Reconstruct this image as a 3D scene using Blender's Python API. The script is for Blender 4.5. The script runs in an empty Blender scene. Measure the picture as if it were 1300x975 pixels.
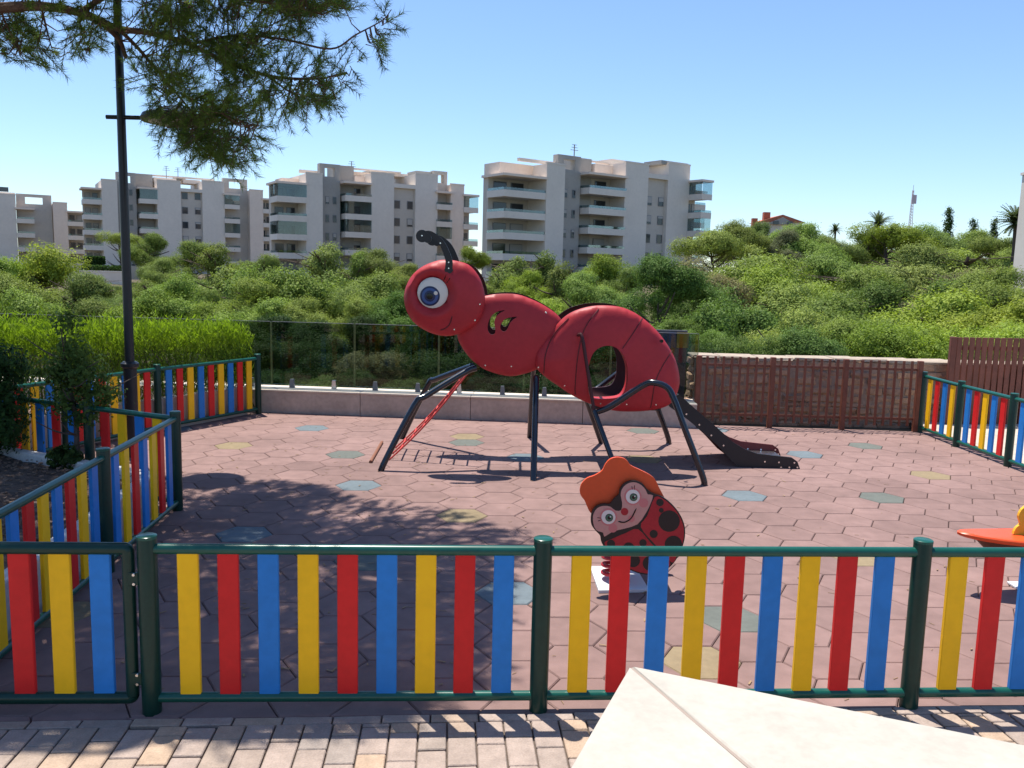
import bpy, math, random
import numpy as np
from mathutils import Vector, Matrix, Quaternion
from mathutils.geometry import delaunay_2d_cdt

# ------------------------------------------------------------------ camera
scene = bpy.context.scene
col = scene.collection
CAMH, FPX, PITCH, ROLL = 1.9, 1071.0, 0.131, 0.0249
_r0 = Vector((1, 0, 0)); _fw = Vector((0, math.cos(PITCH), -math.sin(PITCH))); _u0 = Vector((0, math.sin(PITCH), math.cos(PITCH)))
_R = _r0 * math.cos(ROLL) + _u0 * math.sin(ROLL); _U = _u0 * math.cos(ROLL) - _r0 * math.sin(ROLL)
cd = bpy.data.cameras.new('camera'); cam = bpy.data.objects.new('camera', cd); col.objects.link(cam)
cd.sensor_width = 36; cd.lens = 36 * FPX / 1300; cd.clip_start = 0.05; cd.clip_end = 20000
m = Matrix((_R, _U, -_fw)).transposed().to_4x4(); m.translation = (0, 0, CAMH); cam.matrix_world = m
scene.camera = cam

# ------------------------------------------------------------------ sky, sun, exposure
SUN_EL = math.radians(72); SUN_AZ = Vector((-0.552, 0.834))
w = bpy.data.worlds.new('World'); scene.world = w; w.use_nodes = True
nt = w.node_tree; sky = nt.nodes.new('ShaderNodeTexSky'); sky.sky_type = 'NISHITA'; sky.sun_disc = False
sky.sun_elevation = SUN_EL; sky.sun_rotation = math.atan2(SUN_AZ.x, SUN_AZ.y)
sky.air_density = 1.0; sky.dust_density = 0.3; sky.ozone_density = 3.5; sky.altitude = 50
tint = nt.nodes.new('ShaderNodeMix'); tint.data_type = 'RGBA'; tint.blend_type = 'MULTIPLY'; tint.inputs[0].default_value = 1; tint.inputs[7].default_value = (0.90, 0.965, 1.06, 1)
nt.links.new(sky.outputs[0], tint.inputs[6]); nt.links.new(tint.outputs[2], nt.nodes['Background'].inputs[0]); nt.nodes['Background'].inputs[1].default_value = 0.093
sd = bpy.data.lights.new('sun', 'SUN'); sd.energy = 4.0; sd.angle = math.radians(0.53); sd.color = (1, 0.95, 0.86)
sun = bpy.data.objects.new('sun', sd); col.objects.link(sun); sun.location = (-8, 12, 40)
_d = Vector((-SUN_AZ.x * math.cos(SUN_EL), -SUN_AZ.y * math.cos(SUN_EL), -math.sin(SUN_EL)))
sun.rotation_euler = _d.to_track_quat('-Z', 'Y').to_euler()
vs = scene.view_settings; vs.view_transform = 'Standard'; vs.look = 'None'; vs.exposure = 0.95; vs.gamma = 1
scene.cycles.max_bounces = 8; scene.cycles.transparent_max_bounces = 16; scene.cycles.use_denoising = True
scene.cycles.sample_clamp_indirect = 6

rnd = random.Random(7); NR = np.random.default_rng(7)

def ray(px, py):
    return _fw + _R * ((px - 650) / FPX) + _U * ((487.5 - py) / FPX)
def at(px, py, Y):            # point of the place seen at that direction, Y metres ahead
    d = ray(px, py); return Vector((0, 0, CAMH)) + d * (Y / d.y)
def gz(px, py, z=0.0):        # point at height z
    d = ray(px, py); return Vector((0, 0, CAMH)) + d * ((z - CAMH) / d.z)

# ------------------------------------------------------------------ materials
MATS = {}
def mat(name, c, rough=0.6, spec=0.4, noise=None, bump=None, metal=0.0, coat=0.0, stops=None, rand=0.0, objcol=False):
    """noise=(scale, amount): brightness mottling; bump=(scale, strength)"""
    mt = bpy.data.materials.new(name); mt.use_nodes = True; t = mt.node_tree; N = t.nodes; L = t.links
    b = N['Principled BSDF']; b.inputs['Roughness'].default_value = rough; b.inputs['Metallic'].default_value = metal
    b.inputs['Specular IOR Level'].default_value = spec; b.inputs['Coat Weight'].default_value = coat
    base = N.new('ShaderNodeRGB'); base.outputs[0].default_value = (*c, 1); out = base.outputs[0]
    tc = N.new('ShaderNodeTexCoord'); geo = N.new('ShaderNodeNewGeometry')
    if objcol:
        oi = N.new('ShaderNodeObjectInfo'); out = oi.outputs['Color']
    if noise:
        n = N.new('ShaderNodeTexNoise'); n.inputs['Scale'].default_value = noise[0]; n.inputs['Detail'].default_value = 6; n.inputs['Roughness'].default_value = 0.65
        L.new(geo.outputs['Position'], n.inputs['Vector'])
        mr = N.new('ShaderNodeMapRange'); mr.inputs[1].default_value = 0.3; mr.inputs[2].default_value = 0.7
        mr.inputs[3].default_value = 1 - noise[1]; mr.inputs[4].default_value = 1 + noise[1]; L.new(n.outputs[0], mr.inputs[0])
        h = N.new('ShaderNodeHueSaturation'); L.new(mr.outputs[0], h.inputs['Value']); L.new(out, h.inputs['Color']); out = h.outputs[0]
        n2 = N.new('ShaderNodeTexNoise'); n2.inputs['Scale'].default_value = noise[0] * 9; n2.inputs['Detail'].default_value = 3; L.new(geo.outputs['Position'], n2.inputs['Vector'])
        m2 = N.new('ShaderNodeMapRange'); m2.inputs[1].default_value = 0.3; m2.inputs[2].default_value = 0.7
        m2.inputs[3].default_value = 1 - noise[1] * 0.6; m2.inputs[4].default_value = 1 + noise[1] * 0.6; L.new(n2.outputs[0], m2.inputs[0])
        h2 = N.new('ShaderNodeHueSaturation'); L.new(m2.outputs[0], h2.inputs['Value']); L.new(out, h2.inputs['Color']); out = h2.outputs[0]
    if rand:
        oi2 = N.new('ShaderNodeObjectInfo'); mr = N.new('ShaderNodeMapRange'); mr.inputs[3].default_value = 1 - rand; mr.inputs[4].default_value = 1 + rand
        L.new(oi2.outputs['Random'], mr.inputs[0]); h = N.new('ShaderNodeHueSaturation'); L.new(mr.outputs[0], h.inputs['Value']); L.new(out, h.inputs['Color'])
        out = h.outputs[0]
    if stops:   # colour spread over the pieces: random per object through a ramp
        oi3 = N.new('ShaderNodeObjectInfo'); r = N.new('ShaderNodeValToRGB'); L.new(oi3.outputs['Random'], r.inputs[0])
        el = r.color_ramp.elements
        for i, s in enumerate(stops):
            e = el[i] if i < 2 else el.new(0.5)
            e.position = i / (len(stops) - 1); e.color = (*s, 1)
        mx = N.new('ShaderNodeMix'); mx.data_type = 'RGBA'; mx.blend_type = 'MULTIPLY'; mx.inputs[0].default_value = 1
        L.new(out, mx.inputs[6]); L.new(r.outputs[0], mx.inputs[7]); out = mx.outputs[2]
    L.new(out, b.inputs['Base Color'])
    if bump:
        n = N.new('ShaderNodeTexNoise'); n.inputs['Scale'].default_value = bump[0]; n.inputs['Detail'].default_value = 4
        L.new(geo.outputs['Position'], n.inputs['Vector'])
        bp = N.new('ShaderNodeBump'); bp.inputs['Strength'].default_value = bump[1]; bp.inputs['Distance'].default_value = 0.01
        L.new(n.outputs[0], bp.inputs['Height']); L.new(bp.outputs[0], b.inputs['Normal'])
    MATS[name] = mt; return mt

def leaf_mat(name, c, dark, trans=0.4, objcol=True, rough=0.5):
    mt = bpy.data.materials.new(name); mt.use_nodes = True; t = mt.node_tree; N = t.nodes; L = t.links
    N.remove(N['Principled BSDF']); o = N['Material Output']
    a = N.new('ShaderNodeAttribute'); a.attribute_name = 'tone'
    mx = N.new('ShaderNodeMix'); mx.data_type = 'RGBA'; L.new(a.outputs['Fac'], mx.inputs[0]); mx.inputs[6].default_value = (*dark, 1); mx.inputs[7].default_value = (*c, 1)
    out = mx.outputs[2]
    if objcol:
        oi = N.new('ShaderNodeObjectInfo'); m2 = N.new('ShaderNodeMix'); m2.data_type = 'RGBA'; m2.blend_type = 'MULTIPLY'; m2.inputs[0].default_value = 1
        L.new(out, m2.inputs[6]); L.new(oi.outputs['Color'], m2.inputs[7]); out = m2.outputs[2]
    df = N.new('ShaderNodeBsdfPrincipled'); df.inputs['Roughness'].default_value = rough; df.inputs['Specular IOR Level'].default_value = 0.06; L.new(out, df.inputs['Base Color'])
    tr = N.new('ShaderNodeBsdfTranslucent'); hs = N.new('ShaderNodeHueSaturation'); hs.inputs['Hue'].default_value = 0.503; hs.inputs['Saturation'].default_value = 1.1; hs.inputs['Value'].default_value = 1.35
    L.new(out, hs.inputs['Color']); L.new(hs.outputs[0], tr.inputs['Color'])
    ms = N.new('ShaderNodeMixShader'); ms.inputs[0].default_value = trans; L.new(df.outputs[0], ms.inputs[1]); L.new(tr.outputs[0], ms.inputs[2]); L.new(ms.outputs[0], o.inputs[0])
    MATS[name] = mt; return mt

def glass_mat(name, tint, refl=0.08, op=0.0, opc=(0.1, 0.1, 0.1)):
    mt = bpy.data.materials.new(name); mt.use_nodes = True; t = mt.node_tree; N = t.nodes; L = t.links
    N.remove(N['Principled BSDF']); o = N['Material Output']
    tb = N.new('ShaderNodeBsdfTransparent'); tb.inputs[0].default_value = (*tint, 1)
    gl = N.new('ShaderNodeBsdfGlossy'); gl.inputs['Roughness'].default_value = 0.02
    lw = N.new('ShaderNodeLayerWeight'); lw.inputs[0].default_value = 0.35
    mr = N.new('ShaderNodeMapRange'); mr.inputs[3].default_value = refl; mr.inputs[4].default_value = 0.55; L.new(lw.outputs['Fresnel'], mr.inputs[0])
    ms = N.new('ShaderNodeMixShader'); L.new(mr.outputs[0], ms.inputs[0]); L.new(tb.outputs[0], ms.inputs[1]); L.new(gl.outputs[0], ms.inputs[2])
    last = ms.outputs[0]
    if op:
        d = N.new('ShaderNodeBsdfDiffuse'); d.inputs[0].default_value = (*opc, 1)
        m2 = N.new('ShaderNodeMixShader'); m2.inputs[0].default_value = op; L.new(last, m2.inputs[1]); L.new(d.outputs[0], m2.inputs[2]); last = m2.outputs[0]
    L.new(last, o.inputs[0]); MATS[name] = mt; return mt

M_RED = mat('red_board', (0.70, 0.022, 0.022), 0.38, 0.22, noise=(2.5, 0.08), rand=0.05)
M_YEL = mat('yellow_board', (0.96, 0.53, 0.012), 0.38, 0.22, noise=(2.5, 0.06), rand=0.05)
M_BLU = mat('blue_board', (0.022, 0.205, 0.58), 0.38, 0.22, noise=(2.5, 0.09), rand=0.05)
CM = {'R': M_RED, 'Y': M_YEL, 'B': M_BLU}
M_GRN = mat('green_rail_paint', (0.006, 0.080, 0.056), 0.28, 0.45, noise=(5, 0.12))
M_POST = mat('dark_green_post_paint', (0.005, 0.036, 0.026), 0.3, 0.35, noise=(7, 0.15))
M_TILE = mat('red_rubber', (0.224, 0.143, 0.128), 0.9, 0.2, noise=(0.9, 0.17), bump=(220, 0.35), rand=0.085)
M_TILEB = mat('blue_rubber', (0.135, 0.165, 0.18), 0.9, 0.2, noise=(3, 0.12), bump=(220, 0.35))
M_TILEG = mat('green_rubber', (0.128, 0.138, 0.122), 0.9, 0.2, noise=(3, 0.12), bump=(220, 0.35))
M_TILEY = mat('ochre_rubber', (0.24, 0.185, 0.112), 0.9, 0.2, noise=(3, 0.12), bump=(220, 0.35))
M_JOINT = mat('rubber_joint', (0.05, 0.03, 0.03), 0.95)
M_PAVE = mat('paver_concrete', (0.37, 0.30, 0.245), 0.85, 0.25, noise=(14, 0.16), bump=(120, 0.4), stops=[(0.66, 0.72, 0.82), (1.1, 0.98, 0.85), (0.82, 0.8, 0.82), (1.18, 1.02, 0.88), (0.72, 0.66, 0.62), (0.95, 0.92, 0.95)])
M_SAND = mat('paver_joint', (0.10, 0.075, 0.06), 0.95, noise=(30, 0.3))
M_COPE = mat('white_limestone', (0.425, 0.385, 0.325), 0.6, 0.35, noise=(5, 0.09), bump=(60, 0.08))
M_COPEJ = mat('coping_joint', (0.30, 0.24, 0.20), 0.9)
M_RENDER = mat('beige_render', (0.50, 0.44, 0.36), 0.85, noise=(5, 0.1), bump=(80, 0.2))
M_CONC = mat('low_wall_concrete', (0.44, 0.375, 0.32), 0.88, noise=(2.2, 0.16), bump=(70, 0.25))
M_CAP = mat('low_wall_cap', (0.55, 0.48, 0.40), 0.8, noise=(8, 0.1))
M_CAPS = mat('wall_cap_stone', (0.36, 0.29, 0.225), 0.9, noise=(8, 0.2), bump=(50, 0.5))
M_CURT = mat('curtain', (0.42, 0.40, 0.37), 0.8)
M_SOIL = mat('bark_mulch', (0.10, 0.068, 0.052), 0.95, noise=(25, 0.5), bump=(45, 1.0))
M_KERB = mat('white_kerb', (0.62, 0.60, 0.57), 0.7, noise=(10, 0.12))
M_RUST = mat('rust_brown_steel', (0.16, 0.05, 0.028), 0.5, 0.4, noise=(8, 0.2))
M_BROWN = mat('brown_fence_board', (0.165, 0.052, 0.034), 0.55, 0.4, noise=(6, 0.2), rand=0.12)
M_STONE = mat('rubble_stone', (0.36, 0.245, 0.175), 0.9, 0.2, noise=(11, 0.25), bump=(40, 0.7), stops=[(0.8, 0.75, 0.75), (1.1, 1.0, 0.9), (0.95, 0.9, 0.95), (1.2, 1.08, 0.95)])
M_MORTAR = mat('stone_mortar', (0.30, 0.215, 0.16), 0.95, noise=(20, 0.2), bump=(60, 0.5))
M_LAMP = mat('black_lamp_paint', (0.006, 0.008, 0.013), 0.4, 0.5, noise=(12, 0.15))
M_LAMPG = mat('lamp_diffuser', (0.5, 0.5, 0.5), 0.3)
M_ANT = mat('ant_red_plastic', (0.41, 0.027, 0.035), 0.5, 0.3, noise=(2.5, 0.09))
M_ANTD = mat('ant_dark_back', (0.055, 0.008, 0.010), 0.5)
M_LINE = mat('ant_groove_print', (0.10, 0.010, 0.014), 0.5)
M_BLACK = mat('black_plastic', (0.012, 0.012, 0.014), 0.4, 0.45, noise=(9, 0.1))
M_NAVY = mat('black_tube_paint', (0.005, 0.007, 0.014), 0.22, 0.55, coat=0.3)
M_SLIDE = mat('charcoal_slide_panel', (0.018, 0.018, 0.02), 0.5, 0.4, noise=(6, 0.12))
M_STEEL = mat('bolt_steel', (0.7, 0.7, 0.7), 0.25, metal=1.0)
M_CHUTE = mat('slide_chute_steel', (0.62, 0.62, 0.62), 0.25, metal=1.0)
M_ROPE = mat('red_rope', (0.55, 0.06, 0.05), 0.7)
M_WHITE = mat('eye_white', (0.75, 0.72, 0.64), 0.3, 0.5)
M_IRISD = mat('iris_navy', (0.010, 0.018, 0.075), 0.3)
M_IRIS = mat('iris_blue', (0.045, 0.095, 0.27), 0.3)
M_IRISG = mat('iris_green', (0.06, 0.16, 0.10), 0.3)
M_PUP = mat('pupil_black', (0.004, 0.004, 0.006), 0.2)
M_ORANGE = mat('orange_board', (0.72, 0.085, 0.018), 0.38, 0.45, noise=(5, 0.05))
M_SKIN = mat('ladybird_face_print', (0.58, 0.30, 0.25), 0.4, noise=(7, 0.06))
M_CHEEK = mat('ladybird_cheek_print', (0.60, 0.20, 0.19), 0.4)
M_LRED = mat('ladybird_red_print', (0.42, 0.018, 0.03), 0.35, noise=(6, 0.12))
M_BASEW = mat('white_base_plate', (0.62, 0.63, 0.64), 0.5)
M_YTOY = mat('yellow_toy_plastic', (0.80, 0.42, 0.03), 0.35)
M_BARK = mat('pine_bark', (0.13, 0.085, 0.065), 0.95, 0.2, noise=(18, 0.35), bump=(60, 0.9))
M_BARK2 = mat('grey_bark', (0.10, 0.075, 0.06), 0.95, 0.2, noise=(8, 0.3))
M_SLOPE = mat('dry_slope_earth', (0.10, 0.08, 0.05), 0.95, 0.2, noise=(0.35, 0.35), bump=(3, 0.8))
M_PALE = mat('pale_facade_render', (0.70, 0.63, 0.55), 0.9, noise=(0.25, 0.05))
M_CREAM_LIT = mat('cream_sunlit_render', (0.76, 0.635, 0.53), 0.9, noise=(0.25, 0.05))  # warm sunlit look of right wings and slabs put into this colour
M_GREY = mat('grey_facade_cladding', (0.37, 0.345, 0.31), 0.85, noise=(0.3, 0.07))
M_GREY2 = mat('taupe_facade_cladding', (0.52, 0.465, 0.40), 0.85, noise=(0.3, 0.06))
M_DARKIN = mat('balcony_interior', (0.085, 0.08, 0.078), 0.8, noise=(1.0, 0.3))
M_PANE = mat('dark_window_pane', (0.025, 0.032, 0.04), 0.08, 0.6)
M_FRAME = mat('window_frame_grey', (0.22, 0.22, 0.22), 0.6)
M_TERRA = mat('terracotta_roof', (0.42, 0.13, 0.07), 0.8, noise=(0.6, 0.15))
M_GLASSB = glass_mat('balcony_glass', (0.62, 0.74, 0.76), 0.06)
M_GLASS = glass_mat('balustrade_glass', (0.66, 0.70, 0.68), 0.0)
M_GEDGE = mat('glass_edge_green', (0.16, 0.19, 0.08), 0.3)
M_MAST = mat('mast_paint', (0.55, 0.45, 0.45), 0.6)
M_PATH = mat('beige_path_slab', (0.46, 0.39, 0.32), 0.85, noise=(4, 0.12))
M_SBLUE = mat('sign_blue', (0.02, 0.08, 0.22), 0.4)
M_SYEL = mat('sign_yellow', (0.42, 0.30, 0.03), 0.4)
M_SGREY = mat('sign_grey', (0.09, 0.09, 0.10), 0.5, noise=(12, 0.4))
L_PINE = leaf_mat('pine_foliage', (0.285, 0.35, 0.075), (0.14, 0.185, 0.045), 0.30)
L_NEED = leaf_mat('near_pine_needles', (0.19, 0.27, 0.06), (0.075, 0.125, 0.035), 0.45, objcol=False)
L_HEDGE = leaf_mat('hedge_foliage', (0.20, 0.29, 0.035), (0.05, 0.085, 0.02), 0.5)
L_SHRUB = leaf_mat('shrub_foliage', (0.095, 0.15, 0.04), (0.03, 0.055, 0.018), 0.4)
L_PALM = leaf_mat('palm_foliage', (0.10, 0.13, 0.05), (0.06, 0.08, 0.03), 0.3)

# ------------------------------------------------------------------ mesh helpers
class MB:
    def __init__(s): s.v = []; s.f = []; s.mi = []
    def add(s, vs_, fs, mi=0):
        o = len(s.v); s.v += [tuple(p) for p in vs_]; s.f += [tuple(i + o for i in f) for f in fs]; s.mi += [mi] * len(fs); return s
    def box(s, c, size, rot=None, mi=0, ch=0.0):
        hx, hy, hz = [q / 2 for q in size]; c = Vector(c)
        if ch > 0:   # chamfered all round
            P = []
            for sx in (-1, 1):
                for sy in (-1, 1):
                    for sz in (-1, 1):
                        P.append([(sx * hx, sy * (hy - ch), sz * (hz - ch)), (sx * (hx - ch), sy * hy, sz * (hz - ch)), (sx * (hx - ch), sy * (hy - ch), sz * hz)])
            vv = [p for q in P for p in q]
            I = lambda sx, sy, sz, k: ((sx > 0) * 4 + (sy > 0) * 2 + (sz > 0)) * 3 + k
            F = []
            for sx in (-1, 1): F.append([I(sx, -1, -1, 0), I(sx, 1, -1, 0), I(sx, 1, 1, 0), I(sx, -1, 1, 0)][::sx])
            for sy in (-1, 1): F.append([I(-1, sy, -1, 1), I(1, sy, -1, 1), I(1, sy, 1, 1), I(-1, sy, 1, 1)][::-sy])
            for sz in (-1, 1): F.append([I(-1, -1, sz, 2), I(1, -1, sz, 2), I(1, 1, sz, 2), I(-1, 1, sz, 2)][::sz])
            for a in (-1, 1):
                for b in (-1, 1):
                    F.append([I(a, b, -1, 0), I(a, b, -1, 1), I(a, b, 1, 1), I(a, b, 1, 0)][::-a * b])
                    F.append([I(a, -1, b, 0), I(a, -1, b, 2), I(a, 1, b, 2), I(a, 1, b, 0)][::a * b])
                    F.append([I(-1, a, b, 1), I(-1, a, b, 2), I(1, a, b, 2), I(1, a, b, 1)][::-a * b])
                    for e in (-1, 1): F.append([I(a, b, e, 0), I(a, b, e, 1), I(a, b, e, 2)][::a * b * e])
        else:
            vv = [(x * hx, y * hy, z * hz) for x in (-1, 1) for y in (-1, 1) for z in (-1, 1)]
            F = [(0, 1, 3, 2), (4, 6, 7, 5), (0, 4, 5, 1), (2, 3, 7, 6), (0, 2, 6, 4), (1, 5, 7, 3)]
        if rot is not None:
            R = rot if isinstance(rot, Matrix) else Matrix.Rotation(rot, 3, 'Z')
            vv = [R @ Vector(p) for p in vv]
        return s.add([c + Vector(p) for p in vv], F, mi)
    def tube(s, pts, r, n=10, cap=True, mi=0):
        pts = [Vector(p) for p in pts]; k = len(pts)
        rr = r if isinstance(r, (list, tuple)) else [r] * k
        tan = []
        for i in range(k):
            t = (pts[min(i + 1, k - 1)] - pts[max(i - 1, 0)]); tan.append(t.normalized() if t.length > 1e-9 else Vector((0, 0, 1)))
        a = Vector((0, 0, 1)) if abs(tan[0].z) < 0.9 else Vector((1, 0, 0))
        nrm = (a - tan[0] * a.dot(tan[0])).normalized(); V = []
        for i in range(k):
            nrm = (nrm - tan[i] * nrm.dot(tan[i])).normalized(); bi = tan[i].cross(nrm)
            for j in range(n):
                q = 2 * math.pi * j / n; V.append(pts[i] + (nrm * math.cos(q) + bi * math.sin(q)) * rr[i])
        F = [(i * n + j, i * n + (j + 1) % n, (i + 1) * n + (j + 1) % n, (i + 1) * n + j) for i in range(k - 1) for j in range(n)]
        if cap: F += [tuple(range(n))[::-1], tuple((k - 1) * n + j for j in range(n))]
        return s.add(V, F, mi)
    def prism(s, outline, fn0, fn1, mi=0):   # outline of 2d points, two functions to 3d
        n = len(outline)
        V = [fn0(*p) for p in outline] + [fn1(*p) for p in outline]
        F = [tuple(range(n)), tuple(range(2 * n - 1, n - 1, -1))] + [(j, j + n, (j + 1) % n + n, (j + 1) % n) for j in range(n)]
        return s.add(V, F, mi)
    def mesh(s, name, mats, smooth=False, angle=0.6):
        me = bpy.data.meshes.new(name); me.from_pydata(s.v, [], s.f)
        for q in (mats if isinstance(mats, (list, tuple)) else [mats]): me.materials.append(q)
        if any(s.mi): me.polygons.foreach_set('material_index', s.mi)
        if smooth:
            me.polygons.foreach_set('use_smooth', [True] * len(me.polygons))
            me.set_sharp_from_angle(angle=angle)
        import bmesh
        b = bmesh.new(); b.from_mesh(me); bmesh.ops.recalc_face_normals(b, faces=b.faces); b.to_mesh(me); b.free()
        me.update(); return me

def tag(o, label=None, cat=None, group=None, kind=None):
    if label: o['label'] = label
    if cat: o['category'] = cat
    if group: o['group'] = group
    if kind: o['kind'] = kind
    return o
def link(name, data, parent=None, loc=None):
    o = bpy.data.objects.new(name, data); col.objects.link(o)
    if parent is not None:
        o.parent = parent
        if loc is None and data is not None and parent.type == 'EMPTY': loc = -Vector(parent.location)
    if loc is not None: o.location = loc
    return o
def thing(name, loc, label, cat, group=None):
    return tag(link(name, None, None, loc), label, cat, group)
def part(name, mb, mats, parent=None, smooth=False, loc=None, angle=0.6):
    return link(name, mb.mesh(name, mats, smooth, angle), parent, loc)
def struct(name, mb, mats): return tag(part(name, mb, mats), kind='structure')

def arc(pts, n=6):            # Catmull-Rom through points
    P = [Vector(p) for p in pts]; P = [P[0] * 2 - P[1]] + P + [P[-1] * 2 - P[-2]]; out = []
    for i in range(1, len(P) - 2):
        for k in range(n):
            t = k / n; a, b, c, d = P[i - 1:i + 3]
            out.append(0.5 * ((2 * b) + (c - a) * t + (2 * a - 5 * b + 4 * c - d) * t * t + (3 * b - a - 3 * c + d) * t ** 3))
    out.append(P[-2]); return out
def closed(pts, n=4):
    P = [Vector(p) for p in pts]; k = len(P); out = []
    for i in range(k):
        a, b, c, d = P[i - 1], P[i], P[(i + 1) % k], P[(i + 2) % k]
        for j in range(n):
            t = j / n; out.append(0.5 * ((2 * b) + (c - a) * t + (2 * a - 5 * b + 4 * c - d) * t * t + (3 * b - a - 3 * c + d) * t ** 3))
    return out
def inside(p, poly):
    x, y = p; r = False; n = len(poly)
    for i in range(n):
        x1, y1 = poly[i][:2]; x2, y2 = poly[i - 1][:2]
        if (y1 > y) != (y2 > y) and x < (x2 - x1) * (y - y1) / (y2 - y1) + x1: r = not r
    return r
def dist_poly(P, poly):
    A = np.array([q[:2] for q in poly]); B = np.roll(A, -1, 0); d = np.full(len(P), 1e9)
    for a, b in zip(A, B):
        e = b - a; t = np.clip(((P - a) @ e) / (e @ e + 1e-12), 0, 1); d = np.minimum(d, np.hypot(*(P - a - t[:, None] * e).T))
    return d
def dist_line(P, line):
    A = np.array([q[:2] for q in line]); d = np.full(len(P), 1e9)
    for a, b in zip(A[:-1], A[1:]):
        e = b - a; t = np.clip(((P - a) @ e) / (e @ e + 1e-12), 0, 1); d = np.minimum(d, np.hypot(*(P - a - t[:, None] * e).T))
    return d

# ------------------------------------------------------------------ terrain
def sst(a, b, x):
    t = min(1, max(0, (x - a) / (b - a))); return t * t * (3 - 2 * t)
def terrain(x, y):
    if y < 11.9: return -0.08
    k = x / max(y, 1)                     # left / right share of the view
    hill = sst(0.18, 0.42, k) - 0.35 * sst(0.55, 0.8, k)
    z = -0.08 - 4.6 * sst(11.9, 21, y)
    z += (4.6 - 1.2 * (1 - hill)) * sst(30, 85, y)
    z += hill * 2.2 * sst(24, 105, y)
    z += 1.2 * sst(90, 130, y) * (1 - hill) - 9 * sst(220, 1200, y)
    return z + 0.35 * math.sin(x * 0.31 + y * 0.17) * sst(14, 30, y)
ys = [-60, -20, -5, 0, 5, 9, 11.5, 11.9, 12.6, 13.4, 14.3, 15.3, 16.5, 18, 20, 22, 25, 28, 32, 36, 41, 47, 54, 62, 71, 82, 94, 108, 125, 145, 170, 210, 280, 400, 700, 1300, 2500, 5000]
mb = MB(); NX = 61
for y in ys:
    wd = max(60, abs(y) * 1.4)
    for i in range(NX):
        x = (i / (NX - 1) * 2 - 1) * wd; mb.v.append((x, y, terrain(x, y)))
mb.f = [(j * NX + i, j * NX + i + 1, (j + 1) * NX + i + 1, (j + 1) * NX + i) for j in range(len(ys) - 1) for i in range(NX - 1)]; mb.mi = [0] * len(mb.f)
struct('ground', mb, M_SLOPE)

# ------------------------------------------------------------------ playground floor: hexagonal rubber tiles
HS, HTH, HO = 0.2065, 0.0434, Vector((0.1081, 7.3592)); S3 = math.sqrt(3)
hu = Vector((math.cos(HTH), math.sin(HTH))); hv = Vector((-math.sin(HTH), math.cos(HTH)))
def edge_y(x): return 3.463 + 0.078 * (x - 0.17)       # front edge of the rubber
clip = [(-7.2, edge_y(-7.2)), (5.45, edge_y(5.45)), (5.45, 10.72), (-7.2, 11.15)]
def clip_poly(P, C):
    out = [Vector(p) for p in P]
    for i in range(len(C)):
        a = Vector(C[i]); b = Vector(C[(i + 1) % len(C)]); e = b - a; src = out; out = []
        sd_ = lambda p: e.x * (p.y - a.y) - e.y * (p.x - a.x)
        for j in range(len(src)):
            p, q = src[j - 1], src[j]; dp, dq = sd_(p), sd_(q)
            if (dp >= 0) != (dq >= 0): out.append(p + (q - p) * (dp / (dp - dq)))
            if dq >= 0: out.append(q)
        if not out: return []
    return out
mb = MB(); mb.prism(clip, lambda x, y: (x, y, -0.03), lambda x, y: (x, y, -0.075))
floor = struct('playground_floor', mb, M_JOINT)
def tile_mb(poly, z=0.0):
    n = len(poly); c = sum(poly, Vector((0, 0))) / n; mb = MB(); V = []
    for off, zz in ((0.0025, -0.032), (0.0025, -0.006), (0.009, 0.0)):
        for p in poly:
            d = p - c; V.append((*(c + d * (1 - off / max(d.length, 0.02))), z + zz))
    F = [tuple(2 * n + j for j in range(n))]
    for k in range(2): F += [(k * n + j, k * n + (j + 1) % n, (k + 1) * n + (j + 1) % n, (k + 1) * n + j) for j in range(n)]
    mb.add(V, F); return mb
COLT = {(-10, 4): 'Y', (-8, 7): 'B', (-6, 3): 'G', (-5, -1): 'B', (-7, -5): 'B', (-2, -3): 'Y', (-2, 6): 'Y', (-2, 5): 'G', (0, 3): 'B', (4, 3): 'Y', (5, 7): 'G', (6, -1): 'B',
        (10, 4): 'B', (13, 5): 'G', (13, 1): 'Y', (10, -1): 'G', (-1, -8): 'B', (3, -9): 'G', (7, -6): 'Y', (2, -10): 'Y', (8, 8): 'B', (-4, -6): 'G', (-13, 6): 'B', (-14, 0): 'G', (16, -4): 'B', (-9, -9): 'Y'}
TM = {'Y': M_TILEY, 'B': M_TILEB, 'G': M_TILEG, 'R': M_TILE}
tiles = []
for i in range(-26, 22):
    for j in range(-14, 12):
        a = 0.5 + 1.5 * i; b = S3 * (j + 0.5 * (i % 2)) + S3 / 2
        c = HO + hu * (a * HS) + hv * (b * HS)
        hexa = [c + (hu * math.cos(k * math.pi / 3) + hv * math.sin(k * math.pi / 3)) * HS for k in range(6)]
        P = clip_poly(hexa, clip)
        if len(P) < 3: continue
        full = len(P) == 6 and all((P[k] - hexa[(k + 1) % 6]).length < 1e-4 or True for k in range(6)) and all(min((p - q).length for q in P) < 1e-4 for p in hexa)
        px = 650 + c.x / c.y * FPX
        vis = -30 < px < 1330 and not (c.x < -2.9 and c.y < 7.2)
        tiles.append((0 if vis else 1, c.y, c, P, full, COLT.get((i, j), 'R')))
tiles.sort(key=lambda t: (t[0], t[1]))
proto = {}
rest = {}
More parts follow.
